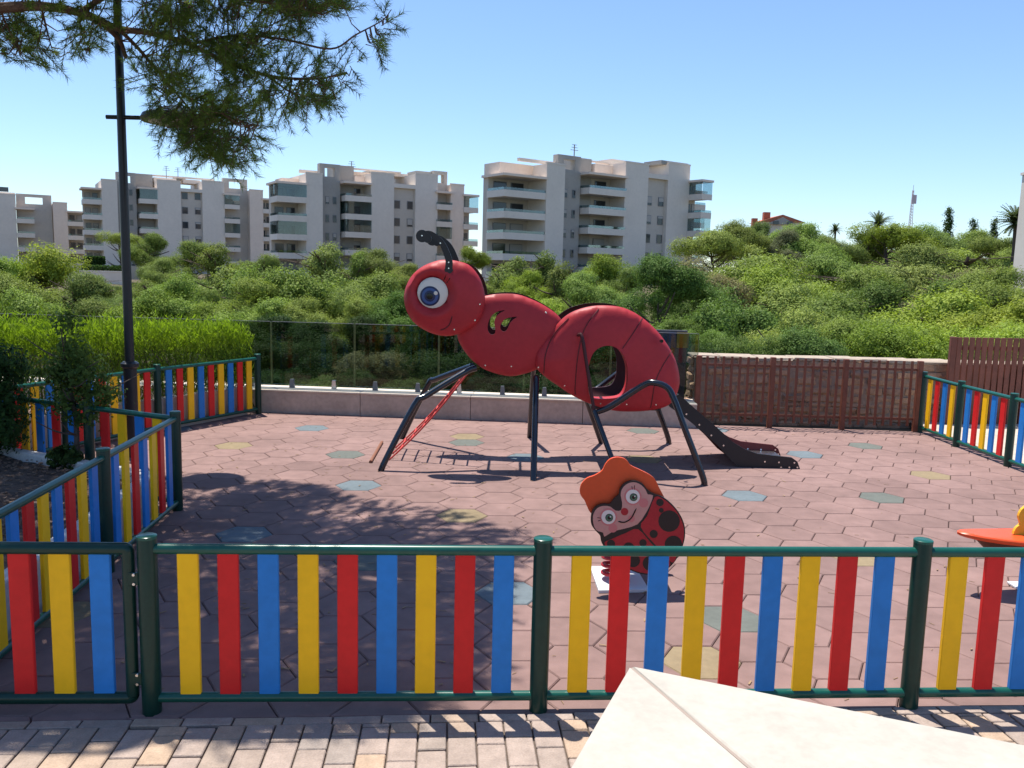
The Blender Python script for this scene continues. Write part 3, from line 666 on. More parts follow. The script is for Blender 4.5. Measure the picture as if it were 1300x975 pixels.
for side, yb, sg in (('near', YN, -1), ('far', YF, 1)):
    ab = panel('abdomen_shell', abdO, [hole3], yb - sg * 0.0, sg, 0.10, 0.42, abd_h)
    th = panel('thorax_shell', thorO, [hole1, hole2], yb - sg * 0.055, sg, 0.08, 0.36)
    hh = panel('head_shell', headO, [], yb + sg * 0.055, sg, 0.09, 0.30, head_h)
    for gq in grooves:
        d_ = dist_poly(np.array([(p.x, p.y) for p in gq]), [(p.x, p.y) for p in abdO])
        pts_ = [(p.x, yb + sg * (0.01 + 0.10 * math.sqrt(max(0, 1 - (1 - min(1, dd / 0.42)) ** 2)) - 0.010), p.y) for p, dd in zip(gq, d_)]
        part('groove', MB().tube(pts_, 0.0055, 6), M_LINE, ab, True)
    # collar around the entrance hole
    hp = [(p.x, p.y) for p in hole3]; n_ = len(hp); cx_ = sum(p[0] for p in hp) / n_; cz_ = sum(p[1] for p in hp) / n_
    V = []
    for yy, s_ in ((yb + sg * 0.10, 0.99), (yb + sg * 0.10, 1.0), (yb - sg * 0.05, 1.0), (yb - sg * 0.05, 0.985)): V += [(cx_ + (a - cx_) * s_, yy, cz_ + (b - cz_) * s_) for a, b in hp]
    if side == 'near': part('hole_collar', MB().add(V, [(k * n_ + j, k * n_ + (j + 1) % n_, ((k + 1) % 4) * n_ + (j + 1) % n_, ((k + 1) % 4) * n_ + j) for k in range(4) for j in range(n_)]), M_ANT, ab, True)
    # eye
    ey = yb + sg * 0.055
    def disc(name, c, r, y, m, par, dome=0.0, n=28, el=1.0):
        rings = [(1, 0), (0.97, 0.3), (0.85, 0.55), (0.6, 0.83), (0.3, 0.97)]; V = []
        for f, hgt in rings: V += [(c.x + r * f * math.cos(2 * math.pi * k / n), y + sg * dome * hgt, c.y + r * el * f * math.sin(2 * math.pi * k / n)) for k in range(n)]
        V.append((c.x, y + sg * dome, c.y)); F = [(k * n + j, k * n + (j + 1) % n, (k + 1) * n + (j + 1) % n, (k + 1) * n + j) for k in range(len(rings) - 1) for j in range(n)]
        F += [((len(rings) - 1) * n + j, (len(rings) - 1) * n + (j + 1) % n, len(V) - 1) for j in range(n)]
        return part(name, MB().add(V, F), m, par, True, angle=1.2)
    sc_ = YN / FPX / 4.0625
    e_ = disc('eye', eyeC, eyeR, ey + sg * 0.060, M_WHITE, hh, 0.016)
    for c, r, m, k, dm in ((z1(437, 428), 50, M_IRISD, 0.089, 0.003), (z1(437, 428), 41, M_IRIS, 0.093, 0.003), (z1(437, 428), 28, M_IRISD, 0.097, 0.002), (z1(436, 428), 17, M_PUP, 0.100, 0.002)):
        disc('iris' if m is not M_PUP else 'pupil', c, r * sc_, ey + sg * (k - 0.012), m, hh, dm)
    disc('eye_glint', z1(467, 413), 10 * sc_, ey + sg * 0.092, M_WHITE, hh, 0.003)
    def on_head(p, lift=0.012):
        dd = dist_poly(np.array([(p.x, p.y)]), [(q.x, q.y) for q in headO])[0]; q = min(1, dd / 0.30); h0 = np.array([0.09 * math.sqrt(1 - (1 - q) ** 2)])
        return (p.x, yb + sg * (0.055 + float(head_h(np.array([(p.x, p.y)]), h0)[0]) + lift - 0.002), p.y)
    part('mouth', MB().tube([on_head(p) for p in arc([z1(*q) for q in ((488, 602), (515, 592), (537, 570), (551, 528))], 5)], [0.002] + [0.006] * 14 + [0.002], 6), M_LINE, hh, True)
    for a, b in (((508, 345), (520, 318)), ((522, 362), (551, 318))):
        part('eyelash', MB().tube([on_head(z1(*a)), on_head(z1((a[0] + b[0]) / 2 + 2, (a[1] + b[1]) / 2)), on_head(z1(*b))], [0.005, 0.004, 0.001], 6), M_PUP, hh, True)
    # bolts
    for (zf, lst) in ((z1, ((690, 470), (665, 552), (560, 598), (1030, 516), (715, 788), (850, 792))), (z2, ((112, 125), (80, 362), (193, 440), (348, 517), (460, 520), (587, 522)))):
        for q in lst:
            p = zf(*q); own = headO if (zf is z1 and q[0] < 700) else thorO if zf is z1 or q == (112, 125) else abdO
            dd = dist_poly(np.array([(p.x, p.y)]), [(a.x, a.y) for a in own])[0]; w0, d0, o0 = (0.30, 0.09, 0.055) if own is headO else (0.36, 0.08, -0.055) if own is thorO else (0.42, 0.10, 0)
            y_ = yb + sg * (o0 + 0.01 + d0 * math.sqrt(max(0, 1 - (1 - min(1, dd / w0)) ** 2)))
            part('bolt', MB().tube([(p.x, y_ - sg * 0.004, p.y), (p.x, y_ + sg * 0.004, p.y)], [0.010, 0.007], 8), M_STEEL, ant)
    # antenna: curved flat feeler with club end
    cl_ = [z1(*q) for q in ((533, 292), (534, 250), (520, 205), (498, 160), (468, 128), (432, 108), (398, 118))]
    cl_ = arc(cl_, 4); n_ = len(cl_); wid = [19 - 8 * min(1, i / (n_ * 0.8)) for i in range(n_)]
    L1, L2 = [], []
    for i in range(n_):
        tg = (cl_[min(i + 1, n_ - 1)] - cl_[max(i - 1, 0)]).normalized(); nn = Vector((-tg.y, tg.x)); L1.append(cl_[i] + nn * wid[i] * sc_); L2.append(cl_[i] - nn * wid[i] * sc_)
    ya = yb + sg * (0.055 + 0.085)
    prs = lambda nm, pts_, th_, par: part(nm, MB().prism([tuple(p) for p in pts_], lambda x, z: (x, ya - th_, z), lambda x, z: (x, ya + th_, z)), M_BLACK, par)
    base_ = [cl_[0] + Vector((math.cos(a_), math.sin(a_))) * 22 * sc_ for a_ in np.linspace(math.pi, 2 * math.pi, 9)]
    an_ = prs('antenna', base_ + (L1 if L1[0].x > L2[0].x else L2) + (L2 if L1[0].x > L2[0].x else L1)[::-1], 0.011, ant)
    prs('antenna_club', [z1(398, 124) + Vector((math.cos(a_), math.sin(a_))) * 31 * sc_ for a_ in np.linspace(0, 2 * math.pi, 20)[:-1]], 0.013, an_)
    prs('antenna_club', [z1(425, 137) + Vector((math.cos(a_), math.sin(a_))) * 21 * sc_ for a_ in np.linspace(0, 2 * math.pi, 16)[:-1]], 0.0145, an_)
    for q in ((398, 122), (491, 160), (533, 257), (533, 287)):
        p = z1(*q); part('bolt', MB().tube([(p.x, ya + sg * 0.010, p.y), (p.x, ya + sg * 0.018, p.y)], 0.007, 8), M_STEEL, an_)

# deck between the shells
dz = z2(400, 528).y
part('deck', MB().box(((z2(330, 0).x + z2(640, 0).x) / 2, YC, dz - 0.03), (z2(640, 0).x - z2(330, 0).x, YF - YN - 0.02, 0.03)), M_SLIDE, ant)
for q in (z1(620, 600), z1(900, 820), z1(760, 440), z2(300, 130), z2(560, 190), z2(160, 420)):
    part('crossbar', MB().tube([(q.x, YN + 0.07, q.y), (q.x, YF - 0.07, q.y)], 0.014, 8), M_NAVY, ant, True)
# legs (both sides mirrored about the body's middle plane)
LR = 0.030
f_near = [Vector((-1.216, 7.85, -0.02)), Vector((-1.205, 7.86, 0.06)), z3(400, 345, 8.00), z3(470, 290, 8.05), z3(700, 150, YN + 0.02), z3(765, 125, YN + 0.05)]
f_far = [Vector((-1.22, 9.42, -0.02)), Vector((-1.21, 9.41, 0.06)), z3(480, 225, 9.25), z3(520, 195, 9.2), z3(715, 122, YF), z3(740, 112, YF - 0.05)]
part('leg', MB().tube(arc(f_near, 4), LR, 12), M_NAVY, ant, True); part('leg', MB().tube(arc(f_far, 4), LR, 12), M_NAVY, ant, True)
for y0, y1 in ((7.62, 8.12), (9.70, 9.10)):
    part('leg', MB().tube([(0.22, y0, -0.02), (0.232, y0 + (y1 - y0) * 0.93, 0.885), (0.232, y1, 0.90)], LR, 12), M_NAVY, ant, True)
def z2p(x, y, Y): return at(660 + x / 3.421, 360 + y / 3.421, Y)
rear = [Vector((1.79, 7.61, -0.02)), Vector((1.785, 7.612, 0.07)), z2p(720, 640, 7.66), z2p(672, 510, 7.72), z2p(640, 452, 7.76), z2p(580, 430, 7.80), z2p(530, 445, 7.84), z2p(400, 530, 7.9), z2p(340, 556, 7.95)]
part('leg', MB().tube(arc(rear, 5), LR, 12), M_NAVY, ant, True)
rear_far = [Vector((p.x + 0.02, 2 * 8.57 - p.y, p.z)) for p in rear]; part('leg', MB().tube(arc(rear_far, 5), LR, 12), M_NAVY, ant, True)
e0 = z2p(322, 552, 7.95)
for yy, mir in ((7.95, 0), (2 * 8.57 - 7.95, 1)):
    b0 = Vector((e0.x, yy, e0.z)); ft = Vector((1.04, 7.68 if not mir else 2 * 8.57 - 7.68, -0.02))
    part('leg', MB().tube([ft, b0], LR * 0.85, 12), M_NAVY, ant, True)
    tp = z2p(270, 228, 8.02); tp = Vector((tp.x, 8.02 if not mir else 2 * 8.57 - 8.02, tp.z))
    part('grab_pole', MB().tube(arc([b0, b0 + (tp - b0) * 0.5, tp - (tp - b0) * 0.03, tp + Vector((-0.02, 0.03 if not mir else -0.03, 0.01)), tp + Vector((-0.03, 0.10 if not mir else -0.10, 0.0))], 4), 0.017, 10), M_ANTD, ant, True)
# rope ladder at the chest
rl = thing('rope_ladder', (-1.3, 8.7, 0), 'red rope ladder hanging from the ant chest to the ground', 'rope ladder')
g0_, g1_ = Vector((-1.38, 8.22, 0.0)), Vector((-1.42, 9.1, 0.0)); r0_, r1_ = Vector((-1.22, 8.32, 0.0)), Vector((-1.24, 8.90, 0.0)); t0_, t1_ = z3(712, 150, 8.36), z3(705, 140, 8.95)
t0_ = Vector((t0_.x, 8.36, z3(715, 160, 8.36).z)); t1_ = Vector((t0_.x, 8.92, t0_.z + 0.01))
part('ground_bar', MB().tube([g0_ + Vector((0, -0.05, 0.012)), g1_ + Vector((0, 0.05, 0.012))], 0.016, 10), mat('worn_bar', (0.22, 0.09, 0.05), 0.8), rl, True)
for f in (0.0, 0.5, 1.0):
    a = r0_.lerp(r1_, f); b = t0_.lerp(t1_, f); pts_ = [a.lerp(b, k / 10) - Vector((0, 0, 0.05 * math.sin(math.pi * k / 10))) for k in range(11)]
    part('rope', MB().tube(pts_, 0.0085, 8), M_ROPE, rl, True)
for k in range(1, 7):
    s_ = k / 7; a = r0_.lerp(t0_, s_); b = r1_.lerp(t1_, s_); sag = Vector((0, 0, 0.05 * math.sin(math.pi * s_)))
    part('rung', MB().tube([a - sag, (a + b) / 2 - sag - Vector((0, 0, 0.012)), b - sag], 0.009, 8), M_ROPE, rl, True)
# slide
so = [z2p(x, y, 8.40) for x, y in ((640, 520), (672, 488), (690, 480), (740, 525), (850, 620), (925, 688), (975, 718), (1030, 738), (1100, 746), (1180, 755), (1204, 772), (1215, 803), (960, 800), (920, 770), (860, 705), (800, 650), (740, 600), (700, 570), (650, 535))]
so2 = [(p.x, p.z) for p in so]
for yy, m in ((8.40, M_SLIDE), (9.03, mat('slide_maroon_panel', (0.10, 0.012, 0.014), 0.5))):
    sp = part('slide_side', MB().prism(so2, lambda x, z: (x, yy - 0.012, z), lambda x, z: (x, yy + 0.012, z)), m, ant)
    for q in ((722, 566), (778, 612), (830, 658), (883, 702), (1062, 772), (1123, 775), (1190, 777), (1132, 797), (1168, 797), (1203, 797)):
        p = z2p(q[0], q[1], 8.40); part('bolt', MB().tube([(p.x, yy - 0.017, p.z), (p.x, yy - 0.010, p.z)], 0.009, 8), M_STEEL, sp)
ct = [z2p(x, y, 8.40) for x, y in ((600, 505), (650, 515), (700, 545), (800, 632), (880, 705), (925, 748), (965, 768), (1020, 776), (1180, 782))]
V = [(p.x, yy, p.z + dz_) for dz_ in (0, -0.008) for p in ct for yy in (8.41, 9.02)]; nn = len(ct)
F = [(2 * i, 2 * i + 1, 2 * i + 3, 2 * i + 2) for i in range(nn - 1)] + [tuple(2 * nn + j for j in (2 * i, 2 * i + 2, 2 * i + 3, 2 * i + 1)) for i in range(nn - 1)] + [(2 * i, 2 * i + 2, 2 * nn + 2 * i + 2, 2 * nn + 2 * i) for i in range(nn - 1)] + [(2 * i + 1, 2 * nn + 2 * i + 1, 2 * nn + 2 * i + 3, 2 * i + 3) for i in range(nn - 1)]
part('chute', MB().add(V, F), M_CHUTE, ant, True)
p = z2p(612, 248, YN - 0.1)
part('finger_hole', MB().tube([(p.x, YN - 0.155, p.z), (p.x, YN - 0.12, p.z)], 0.017, 12), M_PUP, ant, True)

# ------------------------------------------------------------------ ladybird spring rider
LY = 4.93
def l4(x, y, Y=LY): p = at(700 + x / 4.24, 560 + y / 4.24, Y); return Vector((p.x, p.z))
ls = LY / FPX / 4.24
lb = thing('spring_rider', (0.72, 5.0, 0), 'ladybird spring rider with orange back board, red spring and white base plate', 'spring rider')
hat = closed([l4(*p) for p in ((155, 270), (165, 235), (195, 205), (235, 190), (275, 165), (292, 132), (315, 105), (350, 92), (390, 97), (415, 115), (432, 137), (480, 160), (530, 185), (562, 212), (582, 252), (620, 330), (640, 420), (600, 520), (500, 590), (400, 560), (300, 490), (215, 395), (195, 360), (180, 325), (160, 298))], 3)
yh = LY + 0.035
part('back_board', MB().prism([tuple(p) for p in hat], lambda x, z: (x, yh - 0.010, z), lambda x, z: (x, yh + 0.010, z)), M_ORANGE, lb)
bodyO = closed([l4(*p) for p in ((213, 440), (213, 400), (225, 365), (250, 343), (285, 335), (313, 336), (338, 306), (362, 286), (367, 258), (387, 230), (420, 213), (455, 212), (490, 228), (515, 258), (548, 280), (600, 300), (650, 340), (690, 390), (715, 450), (718, 510), (705, 565), (680, 620), (645, 668), (600, 700), (540, 716), (480, 712), (420, 690), (360, 650), (305, 595), (270, 545), (262, 508), (245, 488), (225, 465))], 3)
fb_ = part('figure_board', MB().prism([tuple(p) for p in bodyO], lambda x, z: (x, LY - 0.008, z), lambda x, z: (x, LY + 0.008, z)), M_BLACK, lb)
def printed(name, pts, lift, m, par=fb_, smooth_n=3):
    P = closed([l4(*p) for p in pts], smooth_n) if smooth_n else [l4(*p) for p in pts]
    y0 = LY - 0.008 - lift
    return part(name, MB().prism([tuple(p) for p in P], lambda x, z: (x, y0, z), lambda x, z: (x, y0 + 0.0012, z)), m, par)
def circ(c, r, n=18, e=1.0): return [(c[0] + r * math.cos(2 * math.pi * k / n), c[1] + e * r * math.sin(2 * math.pi * k / n)) for k in range(n)]
printed('wing_case', ((285, 545), (330, 522), (400, 492), (466, 472), (540, 552), (600, 600), (640, 660), (598, 692), (540, 709), (480, 705), (422, 683), (365, 645), (312, 590)), 0.0014, M_LRED)
printed('wing_case', ((480, 460), (515, 400), (555, 300), (600, 309), (646, 346), (684, 394), (708, 452), (711, 510), (699, 562), (672, 618), (645, 650), (560, 558)), 0.0014, M_LRED)
printed('face', ((225, 440), (223, 402), (236, 370), (258, 352), (288, 346), (318, 352), (345, 372), (375, 368), (380, 330), (372, 290), (378, 258), (398, 234), (425, 221), (455, 221), (485, 236), (507, 262), (518, 285), (546, 290), (530, 340), (503, 392), (462, 445), (395, 468), (330, 484), (285, 512), (278, 490), (250, 482), (233, 465)), 0.0016, M_SKIN, smooth_n=2)
for c, r in (((632, 428), 58), ((583, 328), 20), ((590, 370), 13), ((549, 497), 22), ((655, 553), 47), ((492, 545), 20), ((320, 550), 22), ((415, 572), 30), ((440, 640), 36), ((530, 655), 40)):
    printed('spot', circ(c, r), 0.0030, M_BLACK, smooth_n=0)
for c, r in (((330, 465), 24), ((495, 330), 25), ((430, 415), 18)): printed('cheek', circ(c, r), 0.0031, M_CHEEK, smooth_n=0)
for c in ((306, 406), (437, 296)):
    printed('eye_ring', circ(c, 47), 0.0032, M_CHEEK, smooth_n=0)
    printed('eye', circ(c, 38), 0.0046, M_WHITE, smooth_n=0); q = (c[0] + 4, c[1] + 3)
    printed('iris', circ(q, 21), 0.0060, M_PUP, smooth_n=0); printed('iris', circ(q, 18), 0.0074, M_IRISG, smooth_n=0); printed('pupil', circ(q, 9), 0.0088, M_PUP, smooth_n=0)
    printed('eye_glint', circ((q[0] + 6, q[1] - 6), 4, 10), 0.0102, M_WHITE, smooth_n=0)
printed('nose', circ((393, 377), 20), 0.0032, M_LRED, smooth_n=0)
def line2(name, pts, wd, m, lift=0.0045):
    C = arc([l4(*p) for p in pts], 5); part(name, MB().tube([(p.x, LY - 0.008 - lift * 0.6, p.y) for p in C], [0.0015] + [wd] * (len(C) - 2) + [0.0015], 6), m, fb_, True)
line2('mouth', ((358, 430), (392, 434), (428, 412), (456, 360)), 0.0042, M_PUP)
for a, b in (((435, 262), (432, 240)), ((445, 260), (447, 236)), ((268, 412), (245, 410)), ((270, 420), (250, 428))): line2('eyelash', (a, b), 0.002, M_PUP)
# seat, foot rest, spring, base
bp = gz(792, 738)
bx, by = 0.74, 5.08
part('seat', MB().box((bx + 0.04, LY + 0.20, 0.40), (0.30, 0.28, 0.022), 0.0, ch=0.006), M_BLACK, lb)
part('rear_board', MB().prism([(p.x * 0.7 + 0.26, p.y * 0.62 + 0.10) for p in bodyO], lambda x, z: (x, LY + 0.37, z), lambda x, z: (x, LY + 0.386, z)), M_LRED, lb)
part('hand_grip', MB().tube([(bx - 0.16, LY + 0.06, 0.60), (bx + 0.16, LY + 0.06, 0.62)], 0.014, 10), M_BLACK, lb, True)
fr_ = at(852, 712, LY + 0.05); part('foot_rest', MB().tube(arc([(fr_.x - 0.12, LY + 0.05, 0.30), (fr_.x - 0.03, LY + 0.05, 0.30), (fr_.x, LY + 0.05, 0.25), (fr_.x + 0.02, LY + 0.05, 0.20)], 4), [0.02] * 5 + [0.026] * 5 + [0.03, 0.03, 0.028], 10), M_BLACK, lb, True)
sx_, sy_ = at(779, 735, 5.06).x, 5.07
hel = [(sx_ + 0.07 * math.cos(k * 0.35), sy_ + 0.07 * math.sin(k * 0.35), 0.035 + 0.27 * k / 95) for k in range(96)]
part('spring', MB().tube(hel, 0.0125, 8), M_LRED, lb, True)
part('spring_clamp', MB().box((sx_ + 0.06, sy_ - 0.02, 0.325), (0.2, 0.12, 0.035), ch=0.006), M_BLACK, lb)
bpl = [gz(x, y).xy for x, y in ((749, 722), (760, 753), (824, 752), (806, 722))]
part('base_plate', MB().prism([tuple(p) for p in bpl], lambda x, y: (x, y, 0.018), lambda x, y: (x, y, 0.0)), M_BASEW, lb)

# ------------------------------------------------------------------ orange spring rider cut by the right edge
ob_ = thing('spring_rider', (3.15, 5.1, 0), 'orange seat of a spring rider cut off by the right edge', 'spring rider')
o5 = []
for k in range(24):
    a = 2 * math.pi * k / 24; o5.append((3.22 + 0.44 * math.cos(a), 5.07 + 0.15 * math.sin(a) * (1 + 0.25 * math.cos(a))))
mb = MB(); V = []
for s_, z in ((0.95, 0.335), (1.0, 0.345), (1.0, 0.358), (0.96, 0.366)): V += [(3.16 + (x - 3.16) * s_, 5.07 + (y - 5.07) * s_, z + 0.02 * ((x - 3.16) / 0.38) ** 2) for x, y in o5]
F = [(k * 24 + j, k * 24 + (j + 1) % 24, (k + 1) * 24 + (j + 1) % 24, (k + 1) * 24 + j) for k in range(3) for j in range(24)] + [tuple(range(24))[::-1], tuple(72 + j for j in range(24))]
part('seat', mb.add(V, F), M_ORANGE, ob_, True)
V = []
for s_, z in ((0.80, 0.335), (0.62, 0.27), (0.5, 0.255)): V += [(3.2 + (x - 3.16) * s_, 5.07 + (y - 5.07) * s_ * 0.8, z) for x, y in o5]
F = [(k * 24 + j, k * 24 + (j + 1) % 24, (k + 1) * 24 + (j + 1) % 24, (k + 1) * 24 + j) for k in range(2) for j in range(24)] + [tuple(range(24))[::-1], tuple(48 + j for j in range(24))]
part('seat_support', MB().add(V, F), mat('rider_brown', (0.10, 0.035, 0.02), 0.5), ob_, True)
part('grip_board', MB().prism([(p[0], p[1]) for p in [tuple(q) for q in closed([Vector(p) for p in ((3.13, 0.37), (3.115, 0.42), (3.14, 0.45), (3.125, 0.50), (3.16, 0.56), (3.3, 0.62), (3.42, 0.5), (3.40, 0.37))], 3)]], lambda x, z: (x, 5.03, z), lambda x, z: (x, 5.05, z)), M_YTOY, ob_)
part('spring', MB().tube([(3.36 + 0.07 * math.cos(k * 0.35), 5.07 + 0.07 * math.sin(k * 0.35), 0.02 + 0.24 * k / 90) for k in range(91)], 0.012, 8), M_LRED, ob_, True)
part('base_plate', MB().box((3.36, 5.07, 0.008), (0.3, 0.3, 0.016), ch=0.003), M_BASEW, ob_)

# ------------------------------------------------------------------ foliage builders
def leaf_cloud(C, size, nrm=None, spread=0.9, aspect=0.5, tone=None, rng=NR, face=False):
    """one small diamond leaf per centre in C; returns verts, faces, tone per face"""
    n = len(C); d = rng.normal(size=(n, 3)); d /= np.linalg.norm(d, axis=1)[:, None]
    if nrm is not None: d = d * spread + nrm * (1 - spread * 0.5); d /= np.linalg.norm(d, axis=1)[:, None] + 1e-9
    a = rng.normal(size=(n, 3))
    if face: d0 = d; d = np.cross(d0, a); d /= np.linalg.norm(d, axis=1)[:, None] + 1e-9; a = d0
    s = np.cross(d, a); s /= np.linalg.norm(s, axis=1)[:, None] + 1e-9
    L = size * rng.uniform(0.6, 1.3, n)[:, None]; Wd = L * aspect
    V = np.stack([C - d * L * 0.5, C + s * Wd * 0.5, C + d * L * 0.5, C - s * Wd * 0.5], 1).reshape(-1, 3)
    F = np.arange(n * 4).reshape(n, 4)
    return V, F, (tone if tone is not None else rng.uniform(0, 1, n))
def np_mesh(name, V, F, m, tone):
    me = bpy.data.meshes.new(name); k = F.shape[1]
    me.vertices.add(len(V)); me.vertices.foreach_set('co', np.asarray(V, np.float32).ravel())
    me.loops.add(F.size); me.loops.foreach_set('vertex_index', F.astype(np.int32).ravel())
    me.polygons.add(len(F)); me.polygons.foreach_set('loop_start', np.arange(0, F.size, k, dtype=np.int32))
    a = me.attributes.new('tone', 'FLOAT', 'FACE'); a.data.foreach_set('value', np.asarray(tone, np.float32))
    me.materials.append(m); me.update(calc_edges=True); return me
def crown(name, lobes, nleaf, size, m, seed, clump=26, crad=0.16, up=0.35, aspect=0.6, spread=0.42):
    """crown of unit height (z 0..1): leaf clumps spread over uneven lobes"""
    rng = np.random.default_rng(seed); tot = sum(l[6] for l in lobes); Cs, Ns, Ts = [], [], []
    for (cx, cy, cz, rx, ry, rz, wt) in lobes:
        nc = int(nleaf / clump * wt / tot)
        d = rng.normal(size=(nc, 3)); d[:, 2] += up * 0.6; d /= np.linalg.norm(d, axis=1)[:, None]
        r = np.where(rng.random(nc) < 0.75, rng.uniform(0.82, 1.06, nc), rng.uniform(0.35, 0.85, nc))
        cc = d * r[:, None] * np.array([rx, ry, rz]) + np.array([cx, cy, cz])
        tn = np.clip(rng.normal(0.5, 0.28, nc) + 0.25 * (r - 0.8), 0, 1)
        k = rng.poisson(clump, nc) + 4
        ii = np.repeat(np.arange(nc), k); o3 = rng.normal(size=(len(ii), 3)); off = o3 * crad * np.array([1, 1, 0.75]) * rng.uniform(0.5, 1.1, nc)[ii][:, None] * 0.5
        Cs.append(cc[ii] + off); Ns.append(d[ii] * 0.9 + o3 * 0.28 + np.array([0, 0, up])); Ts.append(np.clip(tn[ii] + rng.normal(0, 0.15, len(ii)), 0, 1))
    C = np.concatenate(Cs); N_ = np.concatenate(Ns); N_ /= np.linalg.norm(N_, axis=1)[:, None]; T = np.concatenate(Ts)
    V, F, T = leaf_cloud(C, size, N_, spread, aspect, T, rng, True); return np_mesh(name, V, F, m, T)
def trunk_mesh(name, seed, h=0.75, r=0.035, m=M_BARK2, limbs=6, lean=0.1, from_=0.3):
    rg = random.Random(seed); mb = MB(); top = Vector((rg.uniform(-lean, lean), rg.uniform(-lean, lean), h))
    sp = arc([(0, 0, -0.08), (rg.uniform(-.03, .03), rg.uniform(-.03, .03), h * 0.35), (top.x * 0.6 + rg.uniform(-.03, .03), top.y * 0.6, h * 0.7), top], 3)
    mb.tube(sp, [r * (1.25 - 0.95 * i / (len(sp) - 1)) for i in range(len(sp))], 7)
    for k in range(limbs):
        f = from_ + (0.95 - from_) * k / limbs; b = sp[min(len(sp) - 1, int(f * (len(sp) - 1)))]; a = rg.uniform(0, 6.28); l = rg.uniform(0.2, 0.42)
        e = b + Vector((math.cos(a) * l, math.sin(a) * l, rg.uniform(0.08, 0.22))); mid = (b + e) / 2 + Vector((0, 0, -0.02))
        mb.tube(arc([b, mid, e], 3), [r * 0.5 * (1 - 0.12 * i) for i in range(7)], 5)
    return mb.mesh(name, m, True)
def lobes_for(seed, kind):
    rg = random.Random(seed); L = []
    if kind == 'round':
        L.append((0, 0, .62, .26, .26, .22, 2.2))
        for k in range(30):
            a = k * 2.4 + rg.uniform(-.5, .5); f = ((k * 0.618) % 1) ** .8; z = .38 + .50 * f; R_ = .44 * math.sqrt(max(.03, 1 - f ** 2.2)) * rg.uniform(.7, 1.12); s = rg.uniform(.085, .17); L.append((R_ * math.cos(a), R_ * math.sin(a), z + rg.uniform(-.03, .03), s, s, s * .75, 1.0))
    elif kind == 'umbrella':
        for k in range(12):
            a = rg.uniform(0, 6.28); r = rg.uniform(.05, .5); z = .80 - r * r * .5 + rg.uniform(-.06, .08); s = rg.uniform(.16, .26); L.append((r * math.cos(a), r * math.sin(a), z, s, s, s * .55, 1))
    elif kind == 'tall':
        for k in range(12):
            z = .25 + .65 * k / 11; a = rg.uniform(0, 6.28); r = rg.uniform(.02, .16) * (1.25 - z * .7); s = rg.uniform(.11, .19) * (1.35 - z * .8); L.append((r * math.cos(a) * 1.4, r * math.sin(a) * 1.4, z, s, s, s * 1.05, 1))
    elif kind == 'bush':
        for k in range(11):
            a = rg.uniform(0, 6.28); r = rg.uniform(.05, .5); z = rg.uniform(.25, .72); s = rg.uniform(.18, .30); L.append((r * math.cos(a), r * math.sin(a), z, s, s, s * .85, 1))
    elif kind == 'cypress':
        for k in range(9): z = .12 + .78 * k / 8; s = .13 * (1.05 - abs(z - .35) * 1.1); L.append((0, 0, z, s, s, .13, 1))
    return L
KINDS = {}
for kind, num, nl, size, cr in (('round', 6, 56000, .0165, .062), ('umbrella', 2, 26000, .022, .075), ('tall', 3, 20000, .020, .065), ('bush', 4, 24000, .022, .08), ('cypress', 1, 4000, .03, .08)):
    KINDS[kind] = []
    for v_ in range(num):
        sd0 = hash((kind, v_)) % 9999 if False else 100 * len(kind) + 7 * v_
        KINDS[kind].append((crown('crown', lobes_for(sd0, kind), nl, size, L_PINE, sd0, 30, cr), trunk_mesh('trunk', sd0, {'round': .7, 'umbrella': .75, 'tall': .85, 'bush': .5, 'cypress': .7}[kind], {'bush': .02, 'cypress': .02}.get(kind, .03), limbs=3 if kind == 'cypress' else 16)))
HW = {'round': 0.52, 'umbrella': 0.62, 'tall': 0.32, 'bush': 0.62, 'cypress': 0.16}     # half width at unit height
TONES = {'y': (1.18, 1.15, 0.8), 'g': (1.0, 1.0, 1.0), 'd': (0.58, 0.68, 0.7), 'o': (0.92, 0.90, 1.05), 'b': (0.95, 0.72, 1.5), 'k': (0.22, 0.29, 0.34)}  # k: shade behind the glass put into the leaf colour; cypresses simply dark
used_n = 0
def tree(px, py, Y, wpx, kind, tone, label, group=None, cat='tree', name='pine_tree', sink=0.0):
    global used_n
    py += rnd.uniform(-5, 5) * (Y > 25); wpx *= rnd.uniform(1.0, 1.35) * (1.22 if px < 640 and 40 < Y < 70 else 1.0) * (1.12 if px > 880 and Y > 30 else 1.0); top = at(px, py, Y); zg = terrain(top.x, Y) - 0.05
    H = max(top.z - zg, 0.5); wm = wpx / FPX * Y / 2; sxy = wm / HW[kind]
    v_ = used_n % len(KINDS[kind]); used_n += 1
    t = tag(link(name, None, None, (top.x, Y, zg)), label, cat, group)
    vis = wm * {'round': 2.0, 'umbrella': 1.7, 'tall': 3.4, 'bush': 1.5, 'cypress': 8.0}[kind]     # crown stays in proportion, trunk fills the rest
    t.rotation_euler = (0, 0, rnd.uniform(0, 6.28))
    cr, tr = KINDS[kind][v_]
    c = link('crown', cr, t, (0, 0, H - vis)); c.scale = (sxy, sxy, vis * 1.0); jit = rnd.uniform(0.74, 1.18); tc = TONES[tone]
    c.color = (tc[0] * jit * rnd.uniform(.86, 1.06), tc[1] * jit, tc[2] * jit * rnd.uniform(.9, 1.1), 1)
    k = link('trunk', tr, t, (0, 0, 0)); k.scale = (sxy, sxy, H)
    return t
ORD = ['first', 'second', 'third', 'fourth', 'fifth', 'sixth', 'seventh', 'eighth', 'ninth', 'tenth', 'eleventh', 'twelfth', 'thirteenth', 'fourteenth', 'fifteenth', 'sixteenth', 'seventeenth', 'eighteenth', 'nineteenth', 'twentieth']
